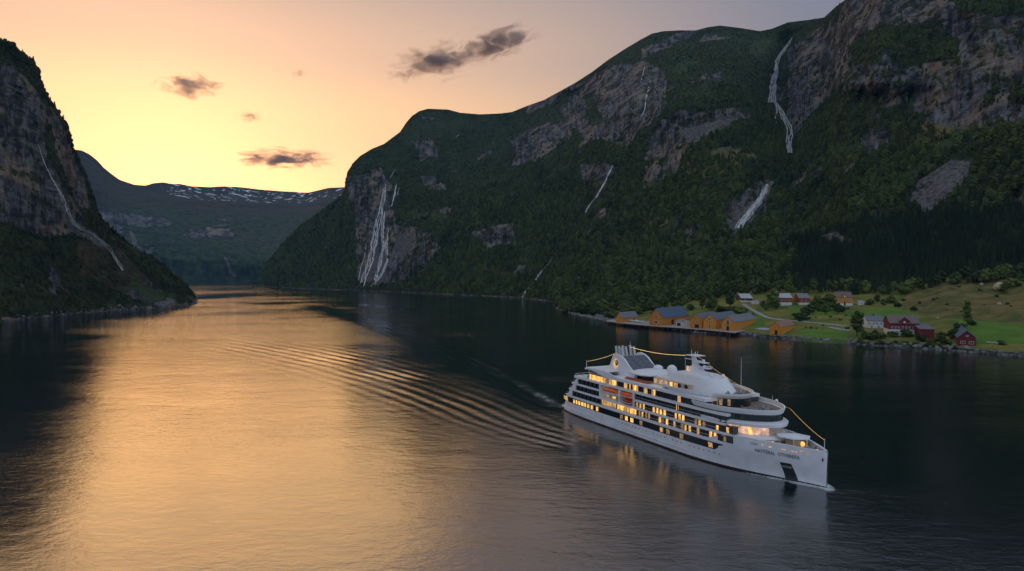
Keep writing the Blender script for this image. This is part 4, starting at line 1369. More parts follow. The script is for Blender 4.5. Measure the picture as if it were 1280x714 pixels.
def house(name, label, cat, xl, xm, xr, yb, eave_px, ridge_px, wall, roof, yaw=-37, ridge='y', windows=(), door=None, found=None, found_h=0.0, chimneys=(), over=.6,
          group=None, dormer=None, trim=None, wpx=None, lpx=None, gwin=(), z_fix=None, side_windows=(), corner=None):
    """xl..xm is the front (left) face, xm..xr the side (right) face in the photo; the corner at xm stands on the ground.
    local frame: origin at that corner, front face along -X, depth along +Y"""
    P = hit(xm, yb, BV_bench) or Vector(onz(xm, yb, 3.0))
    if z_fix is not None: P = Vector(onz(xm, yb, z_fix))
    a = R(yaw)
    ux = Vector((math.cos(a), math.sin(a), 0)); uy = Vector((-math.sin(a), math.cos(a), 0))

    def solve(dirv, target):
        lo, hi = .5, 120
        for _ in range(40):
            mid = (lo + hi) / 2
            q = P + dirv * mid
            if abs(proj(q)[0] - xm) < abs(target - xm): lo = mid
            else: hi = mid
        return lo
    W = solve(-ux, xl); Lh = solve(uy, xr)
    k = P.y / FPX
    he = eave_px * k; hr = ridge_px * k
    t = empty(name, P, a)
    mb = MB()
    w0, w1, y0, y1 = -W, 0.0, 0.0, Lh
    zb = -3.0
    if found:
        f = MB(); f.box(w0 - .06, w1 + .06, y0 - .06, y1 + .06, zb, found_h); f.build('foundation', found, t)
        zw = found_h + .002
    else:
        zw = zb
    poly = [(w0, y0), (w1, y0), (w1, y1), (w0, y1)]
    mb.prism(poly, zw, he)
    if ridge == 'y':
        xm_ = (w0 + w1) / 2
        for yy in (y0, y1):
            pass
        mb.add([(w0, y0, he), (w1, y0, he), (xm_, y0, hr), (w0, y1, he), (w1, y1, he), (xm_, y1, hr)], [(0, 1, 2), (5, 4, 3), (0, 2, 5, 3), (1, 4, 5, 2)])
        apex = lambda s: None
        r = MB(); th = .35
        sl = (hr - he) / (W / 2)
        for sgn, xe in ((-1, w0), (1, w1)):
            xo = xe + sgn * over; zo = he - over * sl
            r.add([(xo, y0 - over, zo + .1), (xm_, y0 - over, hr + .1), (xm_, y1 + over, hr + .1), (xo, y1 + over, zo + .1),
                   (xo, y0 - over, zo + .1 + th), (xm_, y0 - over, hr + .1 + th), (xm_, y1 + over, hr + .1 + th), (xo, y1 + over, zo + .1 + th)],
                  [(0, 1, 2, 3), (4, 7, 6, 5), (0, 4, 5, 1), (3, 2, 6, 7), (0, 3, 7, 4), (1, 5, 6, 2)])
    else:
        ym_ = (y0 + y1) / 2
        mb.add([(w0, y0, he), (w0, y1, he), (w0, ym_, hr), (w1, y0, he), (w1, y1, he), (w1, ym_, hr)], [(0, 2, 1), (3, 4, 5), (0, 3, 5, 2), (1, 2, 5, 4)])
        r = MB(); th = .35
        sl = (hr - he) / (Lh / 2)
        for sgn, ye in ((-1, y0), (1, y1)):
            yo = ye + sgn * over; zo = he - over * sl
            r.add([(w0 - over, yo, zo + .1), (w0 - over, ym_, hr + .1), (w1 + over, ym_, hr + .1), (w1 + over, yo, zo + .1),
                   (w0 - over, yo, zo + .1 + th), (w0 - over, ym_, hr + .1 + th), (w1 + over, ym_, hr + .1 + th), (w1 + over, yo, zo + .1 + th)],
                  [(0, 3, 2, 1), (4, 5, 6, 7), (0, 1, 5, 4), (3, 7, 6, 2), (0, 4, 7, 3), (1, 2, 6, 5)])
    mb.build('wall', wall, t)
    ro = r.build('roof', roof, t)
    for cxr, cyr in chimneys:
        c = MB(); x = w0 + W * cxr; y = y0 + Lh * cyr
        c.box(x - .7, x + .7, y - .7, y + .7, hr - 2, hr + 1.8); c.box(x - .9, x + .9, y - .9, y + .9, hr + 1.8, hr + 2.1)
        c.build('chimney', M_chim, ro)

    def opening(nm, face, u, z, w, h, tr=trim, dark=None):
        fr_ = MB(); pn = MB()
        if face == 'front':
            x = w0 + W * u
            fr_.box(x - w / 2 - .18, x + w / 2 + .18, -.12, .02, z - .18, z + h + .18); pn.box(x - w / 2, x + w / 2, -.16, -.10, z, z + h)
            fr2 = (x - .05, x + .05, -.19, -.13, z, z + h)
        else:
            y = y0 + Lh * u
            fr_.box(-.02, .12, y - w / 2 - .18, y + w / 2 + .18, z - .18, z + h + .18); pn.box(.10, .16, y - w / 2, y + w / 2, z, z + h)
            fr2 = (.13, .19, y - .05, y + .05, z, z + h)
        if nm == 'window': fr_.box(*fr2)
        o = fr_.build(nm, tr or M_trim, t)
        pn.build('pane' if nm == 'window' else 'door_leaf', dark or M_pane, o)
    for u, zf, w, h in windows: opening('window', 'front', u, zf * he, w, h)
    for u, zf, w, h in side_windows: opening('window', 'side', u, zf * he, w, h)
    for face, u, w, h in (door or ()): opening('door', face, u, .05 + (0), w, h, tr=wall, dark=M_dark)
    if dormer:
        u, dw, dh = dormer
        d = MB(); x = w0 + W * u; zt = he + dh
        yb_ = .0
        d.add([(x - dw / 2, yb_ - .1, he - 1.5), (x + dw / 2, yb_ - .1, he - 1.5), (x + dw / 2, yb_ - .1, he + dh * .35), (x, yb_ - .1, zt), (x - dw / 2, yb_ - .1, he + dh * .35),
               (x - dw / 2, Lh * .45, he - 1.5), (x + dw / 2, Lh * .45, he - 1.5), (x + dw / 2, Lh * .45, he + dh * .35), (x, Lh * .45, zt), (x - dw / 2, Lh * .45, he + dh * .35)],
              [(0, 1, 2, 3, 4), (9, 8, 7, 6, 5), (1, 6, 7, 2), (0, 4, 9, 5), (2, 7, 8, 3), (3, 8, 9, 4)])
        dn = d.build('dormer', wall, t)
        q = MB()
        for sg in (-1, 1):
            xo = x + sg * (dw / 2 + .4); zo = he + dh * .35 - .3
            q.add([(xo, -.6, zo), (x, -.6, zt + .1), (x, Lh * .46, zt + .1), (xo, Lh * .46, zo), (xo, -.6, zo + .3), (x, -.6, zt + .4), (x, Lh * .46, zt + .4), (xo, Lh * .46, zo + .3)],
                  [(0, 1, 2, 3), (4, 7, 6, 5), (0, 4, 5, 1), (3, 2, 6, 7), (0, 3, 7, 4), (1, 5, 6, 2)])
        q.build('dormer_roof', roof, dn)
        w_ = MB(); w_.box(x - .7, x + .7, -.22, -.11, he + .2, he + 1.8); w_.build('dormer_window', M_trim, dn)
    tag(t, label, cat, group)
    return t, W, Lh, he, hr


def win(us, zf, w, h):
    return [(u, zf, w, h) for u in us]


house('boathouse', 'small ochre boathouse with grey roof, leftmost on the wharf', 'boathouse', 770, 777.5, 797.5, 403, 5.5, 12, M_ochre, M_grey, yaw=-40,
      windows=win([.35], .25, 1.4, 1.6), door=[('side', .75, 2.4, 3)], z_fix=3.6)
house('warehouse', 'largest ochre warehouse with blue grey roof and dark gable windows on the wharf', 'warehouse', 811.5, 829, 861, 407, 9.5, 21, M_ochre2, M_blue, yaw=-40,
      windows=win([.5], .22, 2.6, 3) + win([.5], .98, 2.2, 2.4) + win([.5], 1.45, 1.6, 1.8) + win([.2, .8], .35, 1.5, 1.8), door=[('side', .35, 6, 5.5)], z_fix=3.6)
house('annex', 'low grey roofed white and red annex against the side of the largest warehouse', 'annex', 845, 852, 863, 407.6, 5.2, 7.5, M_whiteb, M_grey, yaw=-40, ridge='x',
      door=[('front', .5, 4.5, 3.2)], side_windows=win([.3, .7], .4, 1.2, 1.4), z_fix=3.6)
house('warehouse', 'left of three joined ochre gabled warehouses', 'warehouse', 862.5, 878, 898, 410.5, 11, 17.5, M_ochre2, M_slate, yaw=-35,
      windows=win([.5], .95, 1.5, 2.6) + win([.5], .55, 1.5, 2.2), door=[('front', .55, 4.2, 3.8)], z_fix=3.6, group='joined gabled warehouses', over=.4)
house('warehouse', 'middle of three joined ochre gabled warehouses', 'warehouse', 879, 895, 922, 411.5, 11, 18.5, M_ochre, M_slate, yaw=-35,
      windows=win([.5], .12, 1.7, 2.6) + win([.5], .6, 1.5, 2.2) + win([.5], 1.0, 1.5, 2.4) + win([.5], 1.3, 1, 1.1), z_fix=3.6, group='joined gabled warehouses', over=.4)
house('warehouse', 'right and nearest of three joined ochre gabled warehouses, with long side wall', 'warehouse', 902, 917.5, 945, 414, 11, 18.5, M_ochre, M_grey, yaw=-37,
      windows=win([.5], .62, 2.4, 5.2) + win([.2], .3, .8, 1), door=[('front', .5, 2.6, 4.6)], side_windows=win([.12, .25, .38, .72, .85], .28, .9, 1.2), found=M_stonew, found_h=.6, z_fix=3.2,
      group='joined gabled warehouses', over=.5)
house('boathouse', 'ochre boathouse with brown tiled roof standing apart, right of the wharf', 'boathouse', 962, 976, 992.5, 419, 10, 16, M_ochre, M_brownr, yaw=-38,
      door=[('front', .58, 2.6, 4.4)], side_windows=win([.3], .3, .8, 1), z_fix=2.6, over=.5)
house('barn', 'low dark barn with pale metal roof above the shore road', 'barn', 927, 940, 948, 377, 4, 9, M_darkw, M_metal, yaw=-8, ridge='x', over=1.0, found=M_whiteb, found_h=1.2,
      windows=win([.3], .35, 1.2, 1.2))
house('shed', 'tiny white flat shed beside the dark barn', 'shed', 941, 949, 953, 380, 2.5, 3.4, M_whiteb, M_metal, yaw=-5, ridge='x', over=.2, windows=win([.4], .3, .9, .9))
house('farmhouse', 'red brown house with white base, left one of two beside the trees', 'house', 974, 990, 997, 381.5, 9, 14, M_redbrown, M_metal, yaw=-10, ridge='x', found=M_whiteb, found_h=3.2,
      windows=win([.2, .5, .8], .55, 1.4, 1.6), chimneys=[(.4, .5)], over=.5)
house('farmhouse', 'red brown house with pale roof, right one of two beside the trees', 'house', 999, 1012, 1019, 381, 8, 13.5, M_redbrown, M_grey, yaw=-12, ridge='x', found=M_whiteb, found_h=2.4,
      windows=win([.25, .65], .5, 1.4, 1.6), chimneys=[(.6, .5)], over=.5)
house('villa', 'tall ochre villa with dark grey roof and white base high on the meadow', 'house', 1046, 1066, 1072.5, 382, 10, 16.5, M_ochre, M_dullr, yaw=-12, ridge='x', found=M_whiteb, found_h=2.4,
      windows=win([.12, .3, .5, .7, .88], .62, 1.1, 1.7) + win([.12, .3, .7, .88], .30, 1.1, 1.7), door=[('front', .5, 1.6, 4.2)], dormer=(.5, 5.2, 4.6), chimneys=[(.3, .5), (.75, .5)], over=.5,
      side_windows=win([.3, .7], .6, 1.1, 1.6))
house('garage', 'small white flat roofed outbuilding right of the tall ochre villa', 'outbuilding', 1073, 1080.5, 1085, 381, 3.4, 4.4, M_whiteb, M_metal, yaw=-8, ridge='x', over=.3, windows=win([.5], .3, 1.4, 1.1))
house('white_house', 'white two storey house with grey roof between the big round tree and the red house', 'house', 1084, 1104.5, 1112, 411, 9.5, 15, M_white, M_slate, yaw=-14, ridge='x',
      windows=win([.14, .38, .62, .86], .56, 1.1, 1.4) + win([.28, .7], .12, 1.4, 1.3), side_windows=win([.3, .7], .55, 1, 1.3), chimneys=[(.55, .5)], over=.5, found=M_stonew, found_h=.5)
house('red_house', 'large dark red house with white base, brown roof and central gable', 'house', 1112, 1149, 1158, 417.5, 13, 22, M_red, M_dullr, yaw=-16, ridge='x', found=M_whiteb, found_h=3.6,
      windows=win([.08, .2, .32, .45, .57, .68, .8, .92], .52, 1.1, 1.5) + win([.12, .26, .4, .6, .75], .12, 1.3, 1.1), side_windows=win([.3, .7], .55, 1.1, 1.4), dormer=(.5, 8.5, 5.2), over=.6)
house('shed', 'dark red shed with grey roof joined right of the large red house', 'shed', 1150, 1168, 1190, 423, 11, 14.5, M_red, M_slate, yaw=-20, ridge='x', over=.5)
house('boathouse', 'small dark red boathouse with blue grey roof at the water on the right', 'boathouse', 1197.5, 1219.5, 1237, 432.5, 10, 18.5, M_red, M_blue, yaw=-30, trim=M_trim,
      windows=win([.27, .76], .22, 2.9, 1.9) + win([.52], 1.15, 1.3, .8), over=.8, side_windows=win([.75], .35, 1.2, 1.3))


# wharf on piles, running along the fronts of the warehouses
def wharf():
    t = empty('wharf')
    line = [onz(x, y, 3.4)[:2] for x, y in ((757, 401.5), (778, 404.2), (811, 407.2), (845, 409.6), (878, 412.2), (905, 414.6), (918, 416.2))]
    back = [onz(x, y, 3.4)[:2] for x, y in ((764, 399.5), (786, 400.5), (824, 402.5), (862, 404.0), (892, 406.5), (925, 408.5), (940, 411))]
    d = MB()
    n = len(line)
    vs_ = [(*p, 3.0) for p in line] + [(*p, 3.0) for p in back] + [(*p, 3.45) for p in line] + [(*p, 3.45) for p in back]
    fs_ = []
    for i in range(n - 1):
        fs_ += [(2 * n + i, 2 * n + i + 1, 3 * n + i + 1, 3 * n + i), (i, n + i, n + i + 1, i + 1), (i, i + 1, 2 * n + i + 1, 2 * n + i), (n + i, 3 * n + i, 3 * n + i + 1, n + i + 1)]
    fs_ += [(0, 2 * n, 3 * n, n), (n - 1, 2 * n - 1, 4 * n - 1, 3 * n - 1)]
    d.add(vs_, fs_); d.build('deck', material('weathered_planks', (.34, .30, .26), .8, var=.35, vscale=.8), t)
    rng_ = random.Random(2)
    M_pile = material('wet_pile', (.05, .04, .035), .7)
    for i in range(n - 1):
        a, b_ = np.array(line[i]), np.array(line[i + 1])
        L_ = np.hypot(*(b_ - a)); k = max(2, int(L_ / 5.5))
        for j in range(k):
            p = a + (b_ - a) * (j + .3) / k
            q = MB(); q.tube((p[0], p[1] + .6, -3), (p[0], p[1] + .6, 3.0), .32, .28, 7); q.build('pile', M_pile, t)
    bk = MB()
    for i in range(n - 1):
        a, b_ = np.array(line[i]), np.array(line[i + 1]); c, e = np.array(back[i]), np.array(back[i + 1])
        pa, pb2 = a * .72 + c * .28, b_ * .72 + e * .28
        bk.add([(*pa, -2), (*pb2, -2), (*pb2, 2.99), (*pa, 2.99), (*c, -2), (*e, -2), (*e, 2.99), (*c, 2.99)], [(0, 1, 2, 3), (4, 7, 6, 5), (0, 3, 7, 4), (1, 5, 6, 2), (3, 2, 6, 7), (0, 4, 5, 1)])
    bk.build('stone_quay', material('quay_stone', (.12, .11, .10), .9, var=.5, vscale=.4, bump=.2, bscale=1), t)
    tag(t, 'long weathered plank wharf on dark piles in front of the ochre warehouses', 'wharf')


wharf()


def rowboat(name, x, y, z, yaw, L_, label, col, cover=None):
    t = empty(name, (x, y, z), yaw)
    h = MB(); n = 12
    rings = []
    for i in range(n + 1):
        u = i / n; hb = .16 * L_ * (math.sin(math.pi * min(1, .12 + u * .88)) ** .7) if u < 1 else .02
        s_ = -L_ / 2 + L_ * u; sh = .12 * L_ * (.6 + .5 * (2 * u - 1) ** 2)
        rings.append([(s_, -hb, sh), (s_, -hb * .75, .02 * L_), (s_, 0, 0), (s_, hb * .75, .02 * L_), (s_, hb, sh)])
    vs_ = [p for r_ in rings for p in r_]
    fs_ = [(i * 5 + k, i * 5 + k + 1, (i + 1) * 5 + k + 1, (i + 1) * 5 + k) for i in range(n) for k in range(4)]
    fs_ += [(0, 4, 3, 2, 1)]
    h.add(vs_, fs_); h.build('hull', col, t)
    c = MB(); vs_ = []
    for i in range(n + 1):
        r_ = rings[i]; vs_ += [r_[0], (r_[0][0], 0, r_[0][2] + .05 * L_), r_[4]]
    c.add(vs_, [(i * 3 + k, i * 3 + k + 1, (i + 1) * 3 + k + 1, (i + 1) * 3 + k) for i in range(n) for k in range(2)])
    c.build('cover', cover or M_trim, t)
    tag(t, label, 'boat')


M_tarp = material('pale_tarpaulin', (.62, .60, .58), .7, var=.15, vscale=.5)
for (bx, by, zz, yw, L_, lb) in ((790, 402.2, 3.6, R(-62), 16, 'covered pale boat laid up on the wharf nearest the leftmost boathouse'),
                                 (800, 403.2, 3.6, R(-66), 16, 'covered pale boat laid up on the wharf nearest the largest warehouse'),
                                 (774, 401.8, 3.6, R(-50), 9, 'small white boat on the wharf in front of the leftmost boathouse')):
    p = onz(bx, by, zz); rowboat('rowboat', p[0], p[1], p[2], yw, L_, lb, M_whiteb, M_tarp)
p = onz(855, 407.3, 3.5)
rowboat('rowboat', p[0], p[1], 3.5, R(-60), 7, 'small pale boat beside the annex of the largest warehouse', M_whiteb)


# roads: thin sheets draped on the ground
def road(name, pts, w, mat):
    pts = np.array(pts, float)
    t = np.linspace(0, len(pts) - 1, (len(pts) - 1) * 14 + 1)
    xs = np.interp(t, np.arange(len(pts)), pts[:, 0]); ys = np.interp(t, np.arange(len(pts)), pts[:, 1])
    W_ = [hit(a, b_, BV_bench) for a, b_ in zip(xs, ys)]
    W_ = np.array([[p.x, p.y] for p in W_ if p is not None])
    W_ = gsmooth(W_, 3, 0)
    d = np.gradient(W_, axis=0); d /= np.linalg.norm(d, axis=1)[:, None] + 1e-9
    nn = np.stack([-d[:, 1], d[:, 0]], -1)
    mb = MB(); vs_ = []
    for k, (p, q) in enumerate(zip(W_, nn)):
        for s_ in (-1, -.33, .33, 1):
            a = p + q * s_ * w / 2
            vs_.append((a[0], a[1], ground(a[0], a[1]) + .35))
    fs_ = [(i * 4 + k, i * 4 + k + 1, i * 4 + 5 + k, i * 4 + 4 + k) for i in range(len(W_) - 1) for k in range(3)]
    mb.add(vs_, fs_)
    tag(mb.build(name, mat, fixn=False), kind='structure')


M_road = material('gravel_road', (.30, .29, .28), .9, var=.2, vscale=.4)
road('road', [(928, 380), (936, 385), (948, 392), (960, 398), (985, 401), (1010, 403), (1040, 406), (1062, 409)], 5.5, M_road)
road('path', [(1035, 409), (1055, 413), (1064, 413)], 6, M_road)
road('path', [(946, 412), (952, 411), (961, 412.5)], 9, material('slipway', (.38, .40, .44), .8, var=.15, vscale=.5))
road('path', [(1232, 428), (1245, 429), (1252, 430)], 4, M_road)


def stone(px, py, rx, label, seed, col=None, tall=.7):
    p = hit(px, py, BV_bench)
    if p is None: return
    n = fbm(ICO_V[:, 0] * 1.5 + seed, ICO_V[:, 1] * 1.5, ICO_V[:, 2] * 1.5, 3, seed)
    v = ICO_V * (rx * (.85 + .4 * n))[:, None] * np.array([1, .8, tall]) + np.array([p.x, p.y, p.z + rx * tall * .3])
    mb = MB(); mb.add(v.tolist(), ICO_F)
    tag(mb.build('boulder', col or M_boul), label, 'boulder')


M_boul = material('pale_boulder', (.33, .32, .30), .85, var=.3, vscale=.4)
stone(1248, 361, 7.5, 'large yellowish boulder high on the hillside at the forest edge', 1, material('lichen_boulder', (.42, .36, .22), .85, var=.3, vscale=.3), .8)
stone(1249, 381, 3.0, 'round pale boulder in the middle of the brown hillside', 2)
stone(1227, 356, 3.0, 'grey boulder left of the largest yellowish boulder', 3)
stone(1120, 383, 3.5, 'grey boulder beside the small bush right of the ochre villa', 4)
stone(1166, 358, 2.4, 'pale stone at the foot of the spruce forest', 5)
stone(1211, 378, 1.8, 'small pale stone just above the tall dark narrow tree', 6)
stone(1172, 398, 1.6, 'small stone on the meadow above the dark red shed', 7)

# ============================================================ SHIP
print('ship')
ship = empty('cruise_ship', (SHIP_O[0], SHIP_O[1], 0), SHIP_A)
tag(ship, 'white cruise ship with lit golden windows steaming down the fjord', 'cruise ship')
M_hull = material('white_hull_paint', (.78, .80, .84), .35, var=.09, vscale=.25)
M_boot = material('boot_topping', (.045, .012, .012), .5)
M_ship = material('white_superstructure', (.80, .81, .84), .4)
M_glassd = material('dark_glazing', (.012, .022, .028), .12, spec=.7)
M_wallr = material('recess_wall', (.045, .058, .068), .5, var=.2, vscale=.3)
M_cream = material('cream_wall', (.62, .52, .40), .6, var=.1, vscale=.3)
M_teak = material('teak_deck', (.26, .17, .125), .7, var=.25, vscale=.8)
M_lit = material('lit_window', (.5, .3, .1), .4, emit=(1.0, .52, .12), es=1.15)
M_lit2 = material('lit_window_glow_soft', (.4, .25, .12), .4, emit=(1.0, .55, .2), es=.5)
M_lit3 = material('lit_window_faint', (.2, .14, .08), .3, emit=(1.0, .6, .28), es=.22)
M_pink = material('lit_blinds', (.6, .45, .38), .6, emit=(1.0, .55, .36), es=.55)
M_bulb = material('bulb', (.8, .5, .2), .4, emit=(1.0, .60, .18), es=3.0)
M_steel = material('brushed_funnel_steel', (.5, .5, .5), .35, metal=.4)
M_solar = material('grey_louvre_panel', (.13, .14, .17), .35, var=.3, vscale=1.5)
M_orange = material('lifeboat_orange', (.95, .17, .03), .4)
M_red2 = material('lifeboat_red', (.5, .05, .02), .4)
M_black = material('black_letters', (.015, .017, .02), .6)
M_rail = material('rail_white', (.70, .70, .72), .4)


for _m in (M_lit, M_lit2, M_lit3, M_pink):      # curtains and furniture break up the lit rooms
    _nt = _m.node_tree; _b = _nt.nodes['Principled BSDF']
    _g = new_node(_nt, 'ShaderNodeTexCoord'); _n = new_node(_nt, 'ShaderNodeTexNoise'); _n.inputs['Scale'].default_value = 1.1; _n.inputs['Detail'].default_value = 3
    _mp = new_node(_nt, 'ShaderNodeMapping'); _mp.inputs['Scale'].default_value = (1, 1, .5)
    _nt.links.new(_g.outputs['Object'], _mp.inputs[0]); _nt.links.new(_mp.outputs[0], _n.inputs['Vector'])
    _r = new_node(_nt, 'ShaderNodeMapRange'); _r.inputs[1].default_value = .35; _r.inputs[2].default_value = .65
    _e = _b.inputs['Emission Strength'].default_value; _r.inputs[3].default_value = _e * .35; _r.inputs[4].default_value = _e * 1.5
    _nt.links.new(_n.outputs[0], _r.inputs[0]); _nt.links.new(_r.outputs[0], _b.inputs['Emission Strength'])


def hbD(s):
    return float(np.interp(s, [-1, 0, 6, 14, 24, 86, 92, 98, 104, 110, 115, 119, 122.5, 125.5, 127.4, 128.4], [10.2, 10.4, 11.4, 11.9, 12, 12, 11.8, 11.3, 10.3, 8.7, 6.9, 5.2, 3.6, 2.1, .95, .12]))


def hbW(s):
    return float(np.interp(s, [-1, 0, 8, 20, 84, 92, 98, 104, 110, 116, 122, 126, 128.4], [9.6, 9.8, 11.2, 11.9, 11.9, 11.2, 10.2, 8.6, 6.6, 4.3, 2.0, .7, .06]))


def hb(s, z):
    t = min(1, max(0, z / 8.5)); t = t * t * (3 - 2 * t)
    return hbW(s) * (1 - t) + hbD(s) * t


def hull_top(s):
    return float(np.interp(s, [0, 90, 94, 98, 102, 108, 118, 128.4], [7.9, 7.9, 8.4, 9.8, 10.6, 10.9, 10.7, 10.35]))


def stern_s(z):
    return float(np.interp(z, [-3, 0, 2, 5.3, 7.9, 10.9, 14, 16.7, 20.2], [4, .0, .0, 3.2, 4.3, 8.0, 10.6, 12.0, 14]))


def hull():
    ss = np.concatenate([np.linspace(0, 24, 13), np.linspace(28, 88, 16), np.linspace(90, 128.4, 40)])
    zl = [-3, -1, 0, .55, 1.6, 3, 4.85, 6.2, 7.3]
    vs_, fs_, mi = [], [], []
    rows_ = []
    for s in ss:
        top = hull_top(s)
        zz = zl + [max(7.6, top)]
        ring = []
        for z in zz:
            k = (128.4 - s) / 128.4
            se = s + stern_s(z) * max(0, 1 - s / 24)
            if s > 100: se = s + (s - 100) / 28.4 * (-.35 + .35 * min(1, max(0, z) / 10))
            b_ = hb(se, z) * (1 if z >= -.5 else .85)
            ring.append((se, b_, z))
        rows_.append(ring)
    nz = len(zl) + 1
    mb = MB()
    for side_ in (1, -1):
        vv = [(p[0], -side_ * p[1], p[2]) for r_ in rows_ for p in r_]
        ff = []; 
        for i in range(len(ss) - 1):
            for k in range(nz - 1):
                ff.append((i * nz + k, (i + 1) * nz + k, (i + 1) * nz + k + 1, i * nz + k + 1))
        b0 = len(mb.v); mb.v.extend(vv)
        for f in ff:
            mb.f.append(tuple(i + b0 for i in f)); mb.m.append(1 if (f[0] % nz) < 3 else 0)
    # transom and deck plate
    r0 = rows_[0]
    tv = [(p[0], -p[1], p[2]) for p in r0] + [(p[0], p[1], p[2]) for p in r0]
    mb.add(tv, [(k, k + 1, nz + k + 1, nz + k) for k in range(nz - 1)])
    dk = [(s, -hb(s, 7.9) + .05, 7.75) for s in ss[1:]] ; dk2 = [(p[0], -p[1], p[2]) for p in dk]
    n = len(dk)
    mb.add(dk + dk2, [(i, i + 1, n + i + 1, n + i) for i in range(n - 1)])
    o = mb.build('hull', [M_hull, M_boot], ship, smooth_=True, fixn=True)
    try:
        o.data.set_sharp_from_angle(angle=R(40))
    except Exception:
        pass
    return o


hull_o = hull()


def ribbon(pts_lo, pts_hi, off=0.0, mi=0, mb=None):
    mb = mb or MB()
    n = len(pts_lo)
    mb.add(list(pts_lo) + list(pts_hi), [(i, i + 1, n + i + 1, n + i) for i in range(n - 1)], mi)
    return mb


def outline(s0, s1, b, nose, aft_b=None, npt=18, p=2.0, minb=0.0):
    """closed deck outline (x, y): straight sides, rounded front of length nose"""
    st = []
    xs = [s0, s0 + (s1 - nose - s0) * .5, s1 - nose]
    st += [(x, b if (aft_b is None or x > s0) else aft_b) for x in xs]
    for i in range(1, npt + 1):
        a = i / npt * math.pi / 2
        x = s1 - nose + nose * math.sin(a); y = minb + (b - minb) * max(0, math.cos(a)) ** (2 / p)
        st.append((x, y))
    pts = [(x, -y) for x, y in st]
    if minb <= 0: pts = pts[:-1] + [(st[-1][0], 0)]; other = st[:-1]
    else: other = st
    return pts + [(x, y) for x, y in reversed(other)]


def shrink(poly, d):
    """offset a convex deck outline inwards"""
    n = len(poly); out = []
    for i in range(n):
        p0, p1, p2 = Vector(poly[i - 1]), Vector(poly[i]), Vector(poly[(i + 1) % n])
        a = (p1 - p0); c = (p2 - p1)
        a = a.normalized() if a.length > 1e-6 else c.normalized(); c = c.normalized() if c.length > 1e-6 else a
        n_ = Vector((-a.y - c.y, a.x + c.x)); n_ = n_.normalized() if n_.length > 1e-6 else Vector((-a.y, a.x))
        k = 1 / max(.45, n_.dot(Vector((-a.y, a.x))))
        q = p1 + n_ * d * k
        out.append((q.x, q.y))
    return out


def slab(poly, z0, z1, name='deck', mat=None, flare=0.0, parent=None):
    mb = MB(); top = shrink(poly, -flare) if flare else None
    mb.prism(poly, z0, z1, 0, top)
    return mb.build(name, mat or M_ship, parent or ship)


def tray(poly, z0, z1, zf, th=.45, flare=.8, name='deck', floor=None):
    """deck with a solid flared bulwark around it"""
    n = len(poly)
    lo = shrink(poly, flare); inner = shrink(poly, th)
    mb = MB()
    v = [(x, y, z0) for x, y in lo] + [(x, y, z0 + (z1 - z0) * .55) for x, y in shrink(poly, flare * .18)] + [(x, y, z1) for x, y in poly] + [(x, y, z1) for x, y in inner] + [(x, y, zf) for x, y in inner]
    f = []
    for k in range(4):
        f += [(k * n + i, k * n + (i + 1) % n, (k + 1) * n + (i + 1) % n, (k + 1) * n + i) for i in range(n)]
    f.append(tuple(range(n))[::-1])
    mb.add(v, f, 0)
    mb.add([(x, y, zf) for x, y in inner], [tuple(range(n))], 1)
    return mb.build(name, [M_ship, floor or M_teak], ship)


def wall(poly, z0, z1, mat, name='wall', parent=None):
    mb = MB(); mb.prism(poly, z0, z1)
    return mb.build(name, mat, parent or ship)


rs = random.Random(12)
lit_count = [0]


def pane_strip(poly, z0, z1, n0, n1, mats, weights, name, w_gap=.18, off=.06, parent=None):
    """glazing between outline points n0..n1: one mesh with framed panes of several light levels"""
    mb = MB()
    pts = poly[n0:n1 + 1]
    for (x0, y0), (x1, y1) in zip(pts[:-1], pts[1:]):
        L_ = math.hypot(x1 - x0, y1 - y0)
        k = max(1, round(L_ / 1.5))
        nx, ny = (y1 - y0) / L_, -(x1 - x0) / L_
        for j in range(k):
            a, b_ = (j + w_gap / 2 + .02) / k, (j + 1 - w_gap / 2) / k
            p = [(x0 + (x1 - x0) * t + nx * off, y0 + (y1 - y0) * t + ny * off) for t in (a, b_)]
            mi = rs.choices(range(len(mats)), weights)[0]
            q = [(p[0][0], p[0][1], z0), (p[1][0], p[1][1], z0), (p[1][0], p[1][1], z1), (p[0][0], p[0][1], z1)]
            r_ = [(x - nx * .1, y - ny * .1, z) for x, y, z in q]
            mb.add(q + r_, [(0, 1, 2, 3), (0, 4, 5, 1), (1, 5, 6, 2), (2, 6, 7, 3), (3, 7, 4, 0)], mi)
    return mb.build(name, mats, parent or ship, fixn=False)


# row A: dark band of windows in the hull
def hull_band():
    for side_ in (1, -1):
        mb = MB()
        xs = np.linspace(3.9, 99.5, 90)
        lo, hi = [], []
        for i, x in enumerate(xs):
            xb = x - (0 if i < 80 else (i - 80) / 9 * 3.6); xt = x
            lo.append((xb + .9 * (i == 0), -side_ * (hb(xb, 4.9) + .05), 4.9)); hi.append((xt + 1.2 * (i == 0), -side_ * (hb(xt, 7.15) + .05), 7.15))
        ribbon(lo, hi, mb=mb)
        mb.build('window_band', M_glassd, ship, fixn=False)


hull_band()


def s_of(px, z, lat=12):
    lo, hi = -10, 140
    for _ in range(40):
        m_ = (lo + hi) / 2
        p = SHIP_O + hv * m_ + sv * lat
        if proj((p[0], p[1], z))[0] < px: lo = m_
        else: hi = m_
    return lo


